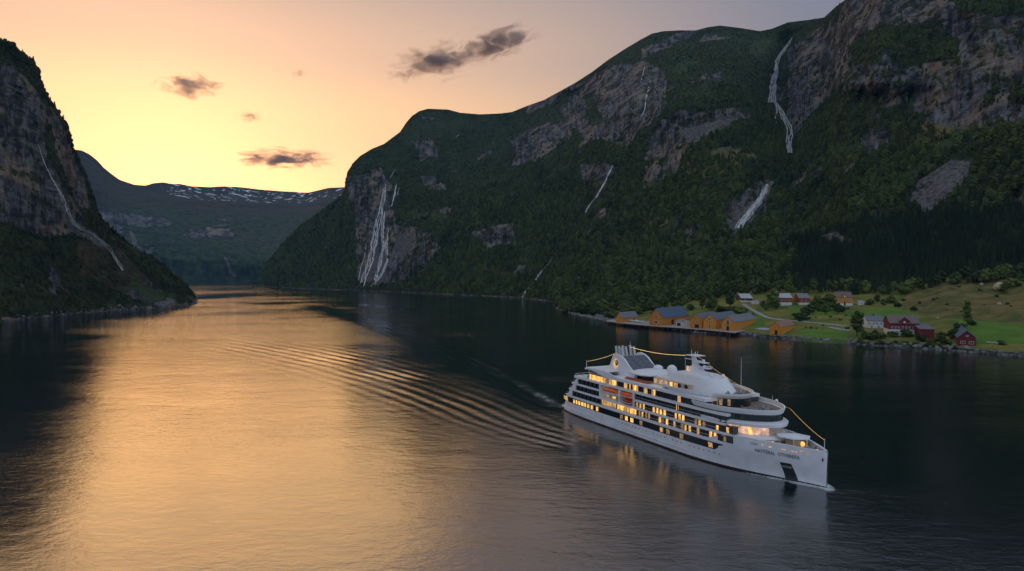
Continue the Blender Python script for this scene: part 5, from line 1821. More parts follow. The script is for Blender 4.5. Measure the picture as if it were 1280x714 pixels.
def hull_pane(x, z0, z1, w, mat, name='cabin_window'):
    q = [(x + dx, -(hb(x + dx, z) + .11), z) for dx, z in ((-w / 2, z0), (w / 2, z0), (w / 2, z1), (-w / 2, z1))]
    r_ = [(a, b_ + .06, c) for a, b_, c in q]
    mb = MB(); mb.add(q + r_, [(0, 1, 2, 3), (0, 4, 5, 1), (1, 5, 6, 2), (2, 6, 7, 3), (3, 7, 4, 0)])
    return mb.build(name, mat, ship)


win_n = 0
for px in (717, 720.5, 724, 728, 731.5, 735.5, 740, 746.5):
    hull_pane(s_of(px, 6), 5.2, 6.8, 1.5, M_lit); win_n += 1
for px, m_ in ((783, M_lit), (790, M_lit), (801.5, M_lit3), (827, M_lit2), (886.5, M_lit2), (777, M_lit3), (835, M_lit3), (852, M_lit3)):
    hull_pane(s_of(px, 6), 5.2, 6.8, 1.7, m_); win_n += 1
for px in (703, 706):
    hull_pane(s_of(px, 6), 5.2, 6.9, 2.2, M_lit2); win_n += 1
ROWS = {'B': (8.1, 10.3), 'C': (11.1, 13.2), 'D': (14.0, 16.1), 'E': (17.0, 19.2)}
SLAB = [(7.3, 8.1, 4.6), (10.3, 11.1, 6.6), (13.2, 14.0, 9.2), (16.1, 17.0, 11.4)]


def deck_poly(s0, s1, b, taper=8):
    """flat ended deck following the hull's plan shape"""
    xs = sorted(set([s0, s0 + 3, 24, 60, 86] + list(np.linspace(88, s1, 8)))) if s1 > 88 else [s0, s0 + 3, min(24, s1 - 1), s1]
    xs = [x for x in xs if s0 <= x <= s1]
    st = [(x, min(b, hbD(x) + (.0 if x > 30 else .0))) for x in xs]
    return [(x, -y) for x, y in st] + [(x, y) for x, y in reversed(st)]


slab(deck_poly(4.6, 99, 12.04), 7.32, 8.1)
slab(deck_poly(6.8, 102, 12.04), 10.3, 11.1)
slab(deck_poly(9.4, 31.6, 12.04), 13.2, 14.0); slab(deck_poly(31.6, 54, 9.6), 13.2, 13.9)
slab(deck_poly(54, 100, 12.04), 13.2, 14.0)
slab(deck_poly(11.6, 101, 12.05), 16.1, 17.0)
slab(deck_poly(37, 92, 12.0), 19.2, 20.2)
# recessed walls
wall(deck_poly(9, 103, 11.3), 8.1, 10.3, M_wallr)
wall(deck_poly(12, 31.6, 11.3), 11.1, 13.2, M_wallr); wall(deck_poly(31.6, 54, 8.8), 11.1, 13.2, M_cream); wall(deck_poly(54, 103, 11.3), 11.1, 13.2, M_wallr)
wall(deck_poly(14, 31.6, 11.3), 14.0, 16.1, M_wallr); wall(deck_poly(31.6, 54, 8.8), 13.9, 16.1, M_cream); wall(deck_poly(54, 100.5, 11.3), 14.0, 16.1, M_wallr)
wall(deck_poly(22.5, 66, 11.2), 17.0, 19.2, M_cream); wall(deck_poly(66, 92, 11.2), 17.0, 19.2, M_wallr)

# dark flush screens at the stern third and dark band over rows D
for row, s0, s1 in (('B', 10, 31), ('C', 12.5, 31), ('D', 14, 31)):
    z0, z1 = ROWS[row]
    for sd_ in (1, -1):
        mb = MB(); y = -sd_ * 11.5
        mb.box(s0, s1, min(y, y + .15 * sd_), max(y, y + .15 * sd_), z0, z1)
        mb.build('glass_screen', M_glassd, ship)
        fr_ = MB()
        k = int((s1 - s0) / 1.5)
        for j in range(k + 1):
            x = s0 + j * (s1 - s0) / k
            fr_.box(x - .06, x + .06, -sd_ * 11.56 - .05, -sd_ * 11.56 + .05, z0, z1)
            if j % 2 == 0: fr_.box(x + .3, x + .9, -sd_ * 11.55 - .04, -sd_ * 11.55 + .04, z0 + .6, z0 + 1.7, 1)
        fr_.box(s0 - .1, s1 + .1, -sd_ * 11.56 - .06, -sd_ * 11.56 + .06, z1 - .14, z1 - .002); fr_.box(s0 - .1, s1 + .1, -sd_ * 11.56 - .06, -sd_ * 11.56 + .06, z0 + .002, z0 + .1)
        fr_.build('screen_frame', [M_wallr, M_wallr], ship)

# cabin windows, starboard, each its own part
lit_B = {797, 800, 804, 808, 812, 815, 819, 823, 828, 832, 845, 849, 857, 861, 864}
dens_lit = {'B': .66, 'C': .72, 'D': .14}
for row, s0, s1 in (('B', 56, 101), ('C', 48.5 + 6, 102), ('D', 55, 99)):
    z0, z1 = ROWS[row]
    n = int((s1 - s0) / 1.95)
    for j in range(n):
        x = s0 + (j + .5) * (s1 - s0) / n
        q = rs.random()
        cl = .5 + .5 * math.sin(x * .55 + {'B': 0, 'C': 1.8, 'D': 3}[row])
        pr = dens_lit[row] * (.45 + .9 * cl)
        m_ = M_glassd if q > pr else (M_lit if rs.random() < .45 else (M_lit2 if rs.random() < .6 else M_lit3))
        y = -min(11.3, hbD(x)) - .0
        mb = MB(); hw = .72 if m_ is M_glassd else rs.uniform(.38, .66)
        mb.box(x - hw, x + hw, y - .08, y + .02, z0 + .12, z1 - rs.uniform(.1, .5))
        if win_n < 100:
            mb.build('cabin_window', m_, ship)
        win_n += 1
st = MB()
for row, s0, s1 in (('B', 12, 101), ('C', 54, 102), ('D', 55, 99)):
    z0, z1 = ROWS[row]
    n = int((s1 - s0) / 1.95)
    for j in range(n):
        x = s0 + (j + .5) * (s1 - s0) / n
        st.box(x - .72, x + .72, min(11.3, hbD(x)) - .02, min(11.3, hbD(x)) + .08, z0 + .15, z1 - .1, 1 if rs.random() < .3 else 0)
tag(st.build('cabin_window', [M_glassd, M_lit2], ship), kind='stuff')

# balcony dividers and glass rails
for row, s0, s1 in (('B', 56, 100), ('C', 55, 100), ('D', 55, 98)):
    z0, z1 = ROWS[row]
    for sd_ in (1, -1):
        dv = MB(); x = s0
        while x < s1:
            yo = hbD(x) - .15; dv.box(x - .05, x + .05, min(-sd_ * (yo - .9), -sd_ * yo), max(-sd_ * (yo - .9), -sd_ * yo), z0 + .002, z1 - .002)
            x += 3.9
        dv.build('balcony_divider', M_wallr, ship)
        rl = MB(); xs = np.linspace(s0, s1, 24)
        for a, b_ in zip(xs[:-1], xs[1:]):
            ya, yb_ = hbD(a) - .1, hbD(b_) - .1
            rl.add([(a, -sd_ * ya, z0 + .85), (b_, -sd_ * yb_, z0 + .85), (b_, -sd_ * yb_, z0 + .93), (a, -sd_ * ya, z0 + .93),
                    (a, -sd_ * (ya - .08), z0 + .85), (b_, -sd_ * (yb_ - .08), z0 + .85), (b_, -sd_ * (yb_ - .08), z0 + .93), (a, -sd_ * (ya - .08), z0 + .93)],
                   [(0, 1, 2, 3), (7, 6, 5, 4), (3, 2, 6, 7), (0, 4, 5, 1)])
        rl.build('railing', M_rail, ship)

# row B under the boats: long lit wall
for (a, b_, z0, z1, m_) in ((32.2, 37.2, 8.3, 10.2, M_lit2), (37.6, 42, 8.3, 10.2, M_lit2), (43, 47.5, 8.3, 10.2, M_lit), (48, 50.5, 8.3, 10.2, M_lit2), (51, 55, 8.3, 10.2, M_lit),
                            (32.2, 33.4, 11.2, 15.8, M_lit2), (44.6, 45.6, 12, 15.8, M_lit3), (50.5, 52.5, 11.3, 13, M_lit2), (52.4, 53.8, 11.3, 15.6, M_lit), (36, 38, 11.2, 12.2, M_lit)):
    y = -(11.42 if z1 < 10.5 else 8.92)
    mb = MB(); mb.box(a, b_, y, y + .1, z0, z1); mb.build('lit_panel', m_, ship)
# bay pillars
for x in (31.6, 44.9, 54.0):
    mb = MB()
    mb.box(x - .45, x + .45, -12.0, -8.9, 11.1, 16.1); mb.box(x - .45, x + .45, 8.9, 12.0, 11.1, 16.1); mb.build('davit_frame', M_ship, ship)

# row E glazing
polyE = deck_poly(22.5, 92, 11.2)


def side_glaze(s0, s1, lat, z0, z1, mats, weights, step, name='glazing'):
    for sd_ in (1, -1):
        mb = MB(); n = int((s1 - s0) / step)
        for j in range(n):
            x = s0 + (j + .5) * (s1 - s0) / n
            mi = rs.choices(range(len(mats)), weights)[0]
            y = -sd_ * lat
            mb.box(x - step * .42, x + step * .42, min(y, y - sd_ * .09), max(y, y - sd_ * .09), z0, z1, mi)
        mb.build(name, mats, ship)


side_glaze(23, 37, 11.2, 17.1, 19.0, [M_lit, M_lit2, M_cream], [.4, .4, .2], 1.3)
side_glaze(37, 66, 11.2, 17.1, 19.1, [M_lit, M_lit2, M_glassd], [.26, .40, .34], 1.1)
side_glaze(66.6, 91, 11.2, 17.05, 19.15, [M_glassd, M_lit2], [.9, .1], 1.8)

# stern terraces: raked side wings, warm lit aft walls and rails
for (z0, z1, sa, sb) in ((8.1, 10.3, 6.2, 9.4), (11.1, 13.2, 9, 12.4), (14.0, 16.1, 11.6, 14)):
    for sd_ in (1, -1):
        mb = MB(); y0, y1 = sorted((-sd_ * 11.2, -sd_ * 11.6))
        mb.add([(sa - .2, y0, z0), (sb + .6, y0, z0), (sb + .6, y0, z1), (sa + 1.6, y0, z1), (sa - .2, y1, z0), (sb + .6, y1, z0), (sb + .6, y1, z1), (sa + 1.6, y1, z1)],
               [(0, 1, 2, 3), (7, 6, 5, 4), (0, 4, 5, 1), (1, 5, 6, 2), (2, 6, 7, 3), (3, 7, 4, 0)])
        mb.build('stern_wing', M_ship, ship)
    mb = MB(); mb.box(sb - .6, sb - .3, -10.3, 10.3, z0 + .1, z1 - .1); mb.build('aft_glazing', M_lit2, ship)
    mb = MB(); mb.box(sa - 1.2, sa - 1.1, -10.4, 10.4, z0 + .85, z0 + .95); mb.box(sa - 1.2, sa + 1, -11.4, -11.3, z0 + .85, z0 + .95); mb.build('railing', M_rail, ship)
mb = MB(); mb.box(-4.2, 1.0, -8.5, 8.5, .9, 1.5); mb.build('stern_platform', M_ship, ship)
mb = MB(); mb.box(3.4, 8, -10.0, 10.0, 4.95, 7.2); mb.build('aft_glazing', M_lit2, ship)

# canopy over the aft terrace and the curved side plates
top_c = [(20.5, 21.3), (24, 21.7), (30, 21.9), (35, 21.9), (38.5, 21.4), (42, 20.7), (46, 20.35), (52, 20.22)]
bot_c = [(20.5, 20.8), (24, 21.1), (29, 20.7), (33, 19.8), (37, 19.25), (42, 19.2), (46, 19.2), (52, 19.2)]
for sd_ in (1, -1):
    y0, y1 = sorted((-sd_ * 11.7, -sd_ * 12.1))
    mb = MB(); n = len(top_c)
    v = [(x, y0, z) for x, z in bot_c] + [(x, y0, z) for x, z in top_c] + [(x, y1, z) for x, z in bot_c] + [(x, y1, z) for x, z in top_c]
    f = []
    for i in range(n - 1):
        f += [(i, i + 1, n + i + 1, n + i), (2 * n + i, 3 * n + i, 3 * n + i + 1, 2 * n + i + 1), (n + i, n + i + 1, 3 * n + i + 1, 3 * n + i), (i, 2 * n + i, 2 * n + i + 1, i + 1)]
    f += [(0, n, 3 * n, 2 * n), (n - 1, 3 * n - 1, 4 * n - 1, 2 * n - 1)]
    mb.add(v, f); mb.build('side_plate', M_ship, ship)
slab([(20.6, -11.65), (36, -11.65), (36, 11.65), (20.6, 11.65)], 21.35, 21.7, 'canopy')
for x, y in ((22, -10.8), (22, 10.8), (29, -10.9), (29, 10.9)):
    mb = MB(); mb.tube((x, y, 17.0), (x, y, 21.36), .14, n=6); mb.build('canopy_post', M_ship, ship)
mb = MB(); mb.tube((20.8, -11.3, 21.7), (20.8, -11.3, 24.6), .12, .06, 6); mb.build('flagpole', M_ship, ship)
mb = MB()
mb.box(12.2, 12.3, -11.4, 11.4, 17.9, 18.0); mb.box(12.2, 21.5, -11.6, -11.5, 17.9, 18.0); mb.box(12.2, 21.5, 11.5, 11.6, 17.9, 18.0)
for k in range(8):
    for sd_ in (-11.55, 11.55): mb.box(12.2 + k * 1.3, 12.28 + k * 1.3, sd_ - .04, sd_ + .04, 17, 17.9)
mb.build('railing', M_rail, ship)

# funnel casing
fin = [(26.5, 20.2), (29.5, 22.2), (31.6, 26.4), (32.6, 28.0), (34.5, 28.4), (37.4, 27.9), (39.6, 26.9), (41.6, 25.4), (43.6, 23.9), (46.5, 22.2), (50.5, 21.0), (53, 20.2)]
for sd_ in (1, -1):
    y0, y1 = sorted((-sd_ * 5.4, -sd_ * 6.1)); n = len(fin)
    mb = MB(); v = [(x, y0, z) for x, z in fin] + [(x, y1, z) for x, z in fin]
    mb.add(v, [tuple(range(n)), tuple(range(n, 2 * n))[::-1]] + [(i, n + i, n + (i + 1) % n, (i + 1) % n) for i in range(n)])
    mb.build('funnel_fin', M_ship, ship)
    e = MB(); y = -sd_ * 6.12
    def disc(mb, cx, cz, rx, rz, y, yo, mi, n=20):
        v = [(cx + rx * math.cos(2 * math.pi * i / n), y, cz + rz * math.sin(2 * math.pi * i / n)) for i in range(n)] + [(cx + rx * math.cos(2 * math.pi * i / n), yo, cz + rz * math.sin(2 * math.pi * i / n)) for i in range(n)]
        mb.add(v, [tuple(range(n)), tuple(range(n, 2 * n))[::-1]] + [(i, (i + 1) % n, n + (i + 1) % n, n + i) for i in range(n)], mi)
    disc(e, 34.2, 24.4, 1.75, 2.1, y, y - sd_ * .05, 0)  # glowing disc stands in for the yellow light on the fin
    disc(e, 34.9, 24.8, .95, 1.15, y - sd_ * .05, y - sd_ * .10, 1)
    disc(e, 34.7, 25.0, .35, .5, y - sd_ * .10, y - sd_ * .14, 0)
    e.build('emblem_glow', [M_lit2, material('emblem_bronze', (.12, .07, .01), .4)], ship)
mb = MB(); mb.box(28.5, 44, -5.4, 5.4, 20.2, 23.2); mb.add([(30.5, -5.39, 23.2), (44, -5.39, 23.2), (37, -5.39, 27), (33, -5.39, 27), (30.5, 5.39, 23.2), (44, 5.39, 23.2), (37, 5.39, 27), (33, 5.39, 27)],
       [(0, 1, 2, 3), (7, 6, 5, 4), (0, 4, 5, 1), (1, 5, 6, 2), (2, 6, 7, 3), (3, 7, 4, 0)])
mb.build('funnel_casing', M_ship, ship)
mb = MB()
for j in range(12):
    t0, t1 = j / 12 + .012, (j + 1) / 12 - .012
    a = (37.3 + 9.4 * t0, 27.75 - 4.9 * t0); b_ = (37.3 + 9.4 * t1, 27.75 - 4.9 * t1)
    for k in range(3):
        y0 = -5.3 + k * 3.6; y1 = y0 + 3.4
        mb.add([(a[0], y0, a[1]), (b_[0], y0, b_[1]), (b_[0], y1, b_[1]), (a[0], y1, a[1]), (a[0] - .2, y0, a[1] - .4), (b_[0] - .2, y0, b_[1] - .4), (b_[0] - .2, y1, b_[1] - .4), (a[0] - .2, y1, a[1] - .4)],
               [(0, 1, 2, 3), (7, 6, 5, 4), (0, 4, 5, 1), (1, 5, 6, 2), (2, 6, 7, 3), (3, 7, 4, 0)])
mb.build('louvre_panel', M_solar, ship)
for x, y in ((31.5, -3.8), (33.6, -3.8), (35.6, -3.8), (32.4, -1.2), (34.6, -1.2), (33, 2), (35.5, 2)):
    p = MB(); p.tube((x + .7, y, 26.6), (x - .6, y, 31.0 + .2 * math.sin(x)), .58, .52, 10); p.build('exhaust_pipe', M_steel, ship)
mb = MB(); mb.tube((36.6, -1, 27), (36.8, -1, 33.2), .12, .06, 6); mb.build('funnel_mast', M_rail, ship)

# fan shaped roof over the pool bar
fan = [(43.5, -6.5), (50, -9.2), (54.5, -9.0), (57.5, -7.2), (59.2, -3.5), (59.6, 0), (59.2, 3.5), (57.5, 7.2), (54.5, 9), (50, 9.2), (43.5, 6.5)]
mb = MB(); mb.prism(fan, 22.4, 22.8); n = len(fan)
mb.add([(x, y, 22.8) for x, y in fan] + [(x * .5 + 25.3, y * .45, 23.7) for x, y in fan], [(i, (i + 1) % n, n + (i + 1) % n, n + i) for i in range(n)] + [tuple(range(n, 2 * n))])
mb.build('bar_roof', M_ship, ship)
wall(shrink(fan, 1.6), 20.2, 22.4, M_glassd, 'bar_wall')
mb = MB(); mb.ell((50, 2.5, 24.1), 1.9, 1.9, 1.2); mb.build('satellite_dome', M_ship, ship, smooth_=True)
wall(deck_poly(54, 60, 9.5), 20.2, 20.6, M_teak, 'pool_deck')

# T1 tray with the observation house
T1 = outline(64, 98.3, 12.1, 24, p=2.0)
T1 = [(x, y * min(1, .62 + .38 * min(1, (x - 64) / 10))) for x, y in T1]
tray(T1, 20.25, 21.8, 20.8, flare=.9)
base1 = shrink(outline(68, 98, 11.0, 22), 0)
wall(shrink(base1, .6), 17.5, 20.26, M_glassd, 'lounge')
pane_strip(shrink(base1, .6), 17.95, 20.0, 1, 18, [M_lit, M_lit2, M_lit3, M_glassd], [.03, .12, .4, .45], 'lounge_glazing')
ob = outline(67, 92, 6.6, 12, p=2.2); ob_t = outline(67, 87.5, 5.6, 9, p=2.2)
mb = MB(); mb.prism(ob, 20.8, 25.2, 0, ob_t); mb.build('observation_house', M_ship, ship)
mb = MB(); mb.prism(outline(68, 84, 5.0, 6), 25.2, 25.6); mb.build('house_roof', M_ship, ship)
wall([(60, -7.4), (80, -7.6), (80, 7.6), (60, 7.4)], 20.2, 22.6, M_cream, 'deckhouse')
for j, (x, m_) in enumerate(((61.5, M_lit2), (64.5, M_lit2), (67, M_lit2), (70, M_lit), (72.6, M_lit2))):
    p = MB(); p.box(x - .8, x + .8, -7.66 - .02 * 0, -7.45, 20.7, 22.2); p.build('lit_panel', m_, ship)
for x in (74.6, 78):
    p = MB(); disc(p, x, 21.7, .75, .75, -7.62, -7.8, 0); p.build('porthole', M_black, ship)
p = MB(); p.ell((62.5, -1.0, 24.9), 1.9, 1.9, 2.1, 18, 12); p.tube((62.5, -1, 22.5), (62.5, -1, 23.2), 1.1, .9, 12); p.build('satellite_dome', M_ship, ship, smooth_=True)
wall([(59.5, -6), (80, -6), (80, 6), (59.5, 6)], 22.6, 22.9, M_ship, 'house_roof')
# mast
mb = MB()
mb.prism([(72, -1.8), (78.5, -1.5), (78.5, 1.5), (72, 1.8)], 25.2, 28.0, 0, [(72.6, -1), (76.2, -.8), (76.2, .8), (72.6, 1)])
mb.prism([(73, -.7), (75.4, -.6), (75.4, .6), (73, .7)], 28.0, 31.6, 0, [(72.2, -.4), (73.4, -.4), (73.4, .4), (72.2, .4)])
mb.box(71.4, 76.5, -2.2, 2.2, 31.5, 31.75)
mb.box(74.8, 79.5, -1.4, 1.4, 29.4, 29.6); mb.box(75.5, 81, -1.2, 1.2, 27.6, 27.8)
mb.build('mast', M_ship, ship)
for (a, b_, r_) in (((72.6, -.6, 31.7), (72.6, -.6, 33.4), .09), ((74.3, .6, 31.7), (74.3, .6, 33.0), .08), ((71.9, 1.6, 31.7), (71.9, 1.6, 32.6), .12), ((75.8, -1.6, 31.7), (75.8, -1.6, 32.5), .14)):
    p = MB(); p.tube(a, b_, r_, n=6); p.build('antenna', M_ship, ship)
p = MB(); p.box(75.6, 79.2, -2.4, -2.1 + .4, 30.1, 30.35); p.tube((77.2, -2.1, 29.5), (77.2, -2.1, 30.1), .15); p.build('radar_bar', M_ship, ship)
p = MB(); p.box(78.2, 82.4, -.3, .1, 28.3, 28.55); p.tube((80, 0, 27.8), (80, 0, 28.3), .15); p.build('radar_bar', M_ship, ship)
p = MB(); p.box(68.4, 72.4, -.2, .2, 29.9, 30.1); p.tube((68.6, 0, 22.9), (68.6, 0, 29.9), .05, n=5); p.build('antenna', M_ship, ship)
for x, y, z in ((77.5, .5, 29.95), (79, -.6, 28.2), (84, -1.5, 25.9), (85.5, 2, 25.8)):
    p = MB(); p.ell((x, y, z), .55, .55, .65, 10, 7); p.build('small_dome', M_ship, ship, smooth_=True)
p = MB(); p.box(71.5, 73, -1.95, -1.85, 26.0, 27.8); p.build('mast_light', M_pink, ship)
p = MB(); p.tube((95.8, -.3, 21.8), (95.9, -.3, 33.2), .11, .05, 6); p.build('whip_antenna', M_rail, ship)
p = MB(); p.tube((101.5, 7.5, 19), (101.5, 7.5, 21.2), .08, .05, 5); p.ell((104, 6.6, 20.1), .5, .5, .6, 10, 6); p.tube((104, 6.6, 18.9), (104, 6.6, 19.7), .1); p.build('small_dome', M_ship, ship, smooth_=True)

# T2 tray, bridge, visor, lounge
T2 = outline(86, 111.2, 12.3, 20, p=1.75)
tray(T2, 17.2, 19.0, 17.6, flare=1.1)
wall(outline(88, 110.5, 11.2, 19, p=1.8), 15.5, 17.21, M_glassd, 'bridge')
pane_strip(outline(88, 110.5, 11.25, 19, p=1.8), 15.7, 17.0, 1, 19, [M_glassd, M_wallr], [.8, .2], 'bridge_windows')
T3 = outline(90, 112.3, 11.9, 19, p=1.8)
mb = MB(); n = len(T3); lo = shrink(T3, .2); up = shrink(T3, 2.2)
mb.prism(lo, 13.9, 14.7, 0, T3); mb.prism(T3, 14.7, 15.55, 0, up); mb.build('visor', M_ship, ship)
lg_ = outline(90, 110.0, 9.9, 15, p=1.9)
wall(lg_, 11.1, 13.9, M_cream, 'lounge')
pane_strip(lg_, 11.3, 13.8, 1, 3, [M_lit2, M_lit, M_glassd], [.4, .3, .3], 'lounge_glazing', .12, .07)
mb = MB()
for k in range(3, 17):
    (x0, y0), (x1, y1) = lg_[k], lg_[k + 1]
    L_ = math.hypot(x1 - x0, y1 - y0)
    if L_ < .05: continue
    nx, ny = (y1 - y0) / L_, -(x1 - x0) / L_
    a, b_ = ((x0 + nx * .08, y0 + ny * .08), (x1 + nx * .08, y1 + ny * .08))
    mb.add([(*a, 11.35), (*b_, 11.35), (*b_, 13.8), (*a, 13.8)], [(0, 1, 2, 3)], 0 if k != 11 else 1)
mb.build('lounge_glazing', [M_pink, M_lit], ship, fixn=False)
T4 = outline(96, 113.6, 9.4, 13, p=2.0)
mb = MB(); mb.prism(shrink(T4, .3), 10.2, 10.6, 0, T4); mb.prism(T4, 10.6, 11.25, 0, shrink(T4, .9)); mb.build('visor', M_ship, ship)
fh = outline(98, 112.3, 7.6, 11, p=2.0)
wall(fh, 9.0, 10.21, M_cream, 'deckhouse')
pane_strip(fh, 9.15, 10.15, 4, 16, [M_lit, M_lit2], [.6, .4], 'deckhouse_glazing')

# foredeck inside the bulwark
xs = list(np.linspace(99, 126.6, 16))
fd = [(x, -(hbD(x) - .5)) for x in xs] + [(x, hbD(x) - .5) for x in reversed(xs)]
wall(fd, 8.7, 9.0, M_teak, 'foredeck')
for sd_ in (1, -1):
    mb = MB(); xs = np.linspace(98, 127.9, 40)
    v = []
    for x in xs:
        o_, i_, tp = hbD(x) + .02, max(.02, hbD(x) - .55), hull_top(x)
        v += [(x, -sd_ * o_, tp + .002), (x, -sd_ * (o_), tp + .16), (x, -sd_ * i_, tp + .16), (x, -sd_ * i_, 9.0)]
    f = [(i * 4 + k, i * 4 + k + 1, (i + 1) * 4 + k + 1, (i + 1) * 4 + k) for i in range(39) for k in range(3)]
    mb.add(v, f); mb.build('bulwark', M_ship, ship)
hexr = [(110.5, -1.5), (113.5, 3.5), (118.0, 4.2), (120.5, 1.0), (118.5, -3.2), (113.5, -4.2)]
hexr = [(x, y + 1.0) for x, y in hexr][::-1]
mb = MB(); mb.prism(hexr, 11.8, 12.15); n = 6
cxh, cyh = 115.7, 1.0
mb.add([(x, y, 12.15) for x, y in hexr] + [(cxh, cyh, 12.8)], [(i, (i + 1) % 6, 6) for i in range(6)]); mb.build('pavilion_roof', M_ship, ship)
for x, y in shrink(hexr, .7):
    p = MB(); p.tube((x, y, 9.0), (x, y, 11.8), .13, n=6); p.build('pavilion_post', M_ship, ship)
wall(shrink(hexr, 2.4), 9.0, 11.0, M_cream, 'bar_counter')
p = MB(); p.ell((119.6, .2, 10.6), .7, .7, .8, 10, 7); p.build('lantern', M_lit, ship)
p = MB(); p.ell((124.8, .2, 9.7), .6, .6, .6, 10, 7); p.build('lantern', M_lit2, ship)
p = MB(); p.tube((127.2, 0, 10.4), (127.3, 0, 13.8), .12, .08, 7); p.build('bow_staff', M_ship, ship)
# drum shaped companion housing behind the port shoulder
p = MB(); p.tube((111.5, 5.4, 9.0), (111.5, 5.4, 11.3), 2.6, 2.6, 20); p.build('stair_housing', M_teak, ship)

# hull details: rub rails, portholes, lights, side door, name
for s0, s1, z in ((1.5, 27, 2.1), (48, 84, 1.9)):
    mb = MB(); xs = np.linspace(s0, s1, 30)
    ribbon([(x, -(hb(x, z) + .02), z) for x in xs], [(x, -(hb(x, z) + .22), z + .12) for x in xs], mb=mb)
    ribbon([(x, -(hb(x, z) + .22), z + .12) for x in xs], [(x, -(hb(x, z) + .02), z + .24) for x in xs], mb=mb)
    mb.build('rub_rail', M_rail, ship, fixn=False)
ph = MB()
for k in range(26):
    x = 45 + k * 2.1
    if rs.random() < .25: continue
    y = -(hb(x, 3.7) + .03); disc(ph, x, 3.7, .22, .22, y, y - .03, 0, 8)
tag(ph.build('portholes', M_black, ship), None)
for x, z, w_, m_ in ((s_of(947, 9, 10), 9.6, .7, M_lit2), (s_of(957, 9, 9), 9.4, 1.0, M_lit2), (s_of(972, 9, 8), 9.3, 1.1, M_lit2), (s_of(985, 9, 7), 9.2, 1.4, M_lit2), (s_of(994.5, 9.5, 6), 9.7, .8, M_lit2), (s_of(1005, 9, 4), 9.1, 1.0, M_lit3)):
    mb = MB(); xs = (x - w_ / 2, x + w_ / 2)
    mb.add([(xx, -(hb(xx, zz) + .06), zz) for xx, zz in ((xs[0], z - .16), (xs[1], z - .16), (xs[1], z + .16), (xs[0], z + .16))], [(0, 1, 2, 3)])
    mb.build('fairlead_light', m_, ship, fixn=False)


def hull_sheet(corners, mat, name, nu=8, nv=6, off=.07):
    """patch wrapped on the starboard hull; corners (s,z) lower-left, lower-right, upper-right, upper-left"""
    (a0, a1), (b0, b1), (c0, c1), (d0, d1) = corners
    v = []
    for j in range(nv + 1):
        for i in range(nu + 1):
            u, w_ = i / nu, j / nv
            s = (a0 * (1 - u) + b0 * u) * (1 - w_) + (d0 * (1 - u) + c0 * u) * w_
            z = (a1 * (1 - u) + b1 * u) * (1 - w_) + (d1 * (1 - u) + c1 * u) * w_
            v.append((s, -(hb(s, z) + off), z))
    mb = MB(); mb.add(v, [(j * (nu + 1) + i, j * (nu + 1) + i + 1, (j + 1) * (nu + 1) + i + 1, (j + 1) * (nu + 1) + i) for j in range(nv) for i in range(nu)])
    return mb.build(name, mat, ship, fixn=False)


def hull_text(body, s0, s1, zc, size, mat, name, off=.1):
    cu = bpy.data.curves.new(name, 'FONT'); cu.body = body; cu.size = 1.0; cu.align_x = 'LEFT'; cu.resolution_u = 2
    tmp = bpy.data.objects.new('t', cu); COL.objects.link(tmp)
    dg = bpy.context.evaluated_depsgraph_get(); me = bpy.data.meshes.new_from_object(tmp.evaluated_get(dg))
    bpy.data.objects.remove(tmp, do_unlink=True)
    bm = bmesh.new(); bm.from_mesh(me)
    bmesh.ops.subdivide_edges(bm, edges=[e for e in bm.edges if e.calc_length() > .3], cuts=2)
    bm.to_mesh(me); bm.free()
    xsn = [v.co.x for v in me.vertices]; w = max(xsn) - min(xsn); x0 = min(xsn)
    for v in me.vertices:
        s = s0 + (v.co.x - x0) / w * (s1 - s0); z = zc + (v.co.y - .35) * size
        v.co = (s, -(hb(s, z) + off), z)
    me.materials.clear(); me.materials.append(mat)
    return link(bpy.data.objects.new(name, me), ship)


hull_text('NATITERAL  OTIVERERA', s_of(941, 7.6, 9.6), s_of(989.5, 7.6, 7.0), 7.7, 1.5, M_black, 'name_lettering')
hull_text('OTIVERE', s_of(934, 9.2, 10.4), s_of(942.5, 9.2, 9.8), 9.5, .75, M_black, 'name_lettering')
door_s0, door_s1 = s_of(974, 4.5, 5.8), s_of(987.5, 4.5, 4.8)
hull_sheet([(door_s0 + .6, .6), (door_s1 + 1.0, .6), (door_s1, 5.4), (door_s0, 5.4)], M_glassd, 'shell_door')
hull_text('OTIVE', door_s0 + .4, door_s1 - .1, 4.2, .85, M_rail, 'door_lettering', off=.12)
p = MB(); p.box(126.6, 127.6, -1.0, -.5, 7.6, 8.5); p.build('anchor', M_black, ship)


# strings of lights
def light_string(a, b_, sag, nb, r_=.13, cable=.04):
    a, b_ = Vector(a), Vector(b_)
    pts = [a.lerp(b_, t) + Vector((0, 0, -4 * sag * t * (1 - t))) for t in np.linspace(0, 1, 25)]
    c = MB()
    for p, q in zip(pts[:-1], pts[1:]): c.tube(p, q, cable, n=4, caps=False)
    o = c.build('light_string', M_bulb if nb == 0 else M_wallr, ship)
    if nb:
        k = MB()
        for i in range(nb):
            t = (i + .5) / nb; p = a.lerp(b_, t) + Vector((0, 0, -4 * sag * t * (1 - t) - .12))
            k.ell(p, r_, r_, r_, 6, 4)
        bo = k.build('bulb', M_bulb, o); bo['kind'] = 'stuff'


light_string((127.2, 0, 13.6), (111.0, 4.8, 19.2), .5, 26, 0.062, .015)
light_string((111.0, 4.8, 19.2), (99, 2.0, 22.2), .3, 16, 0.054, .015)
light_string((99, 2.0, 22.2), (75, .4, 31.4), .8, 46, 0.058, .015)
light_string((72, 0, 31.6), (37, -1, 31.2), 1.0, 90, 0.071, .015)
light_string((32.2, -4.5, 28.5), (21, -11.2, 24.2), .5, 34, 0.066, .015)
light_string((90, -8.4, 21.9), (97, -12.0, 17.4), .3, 14, 0.046, .015)

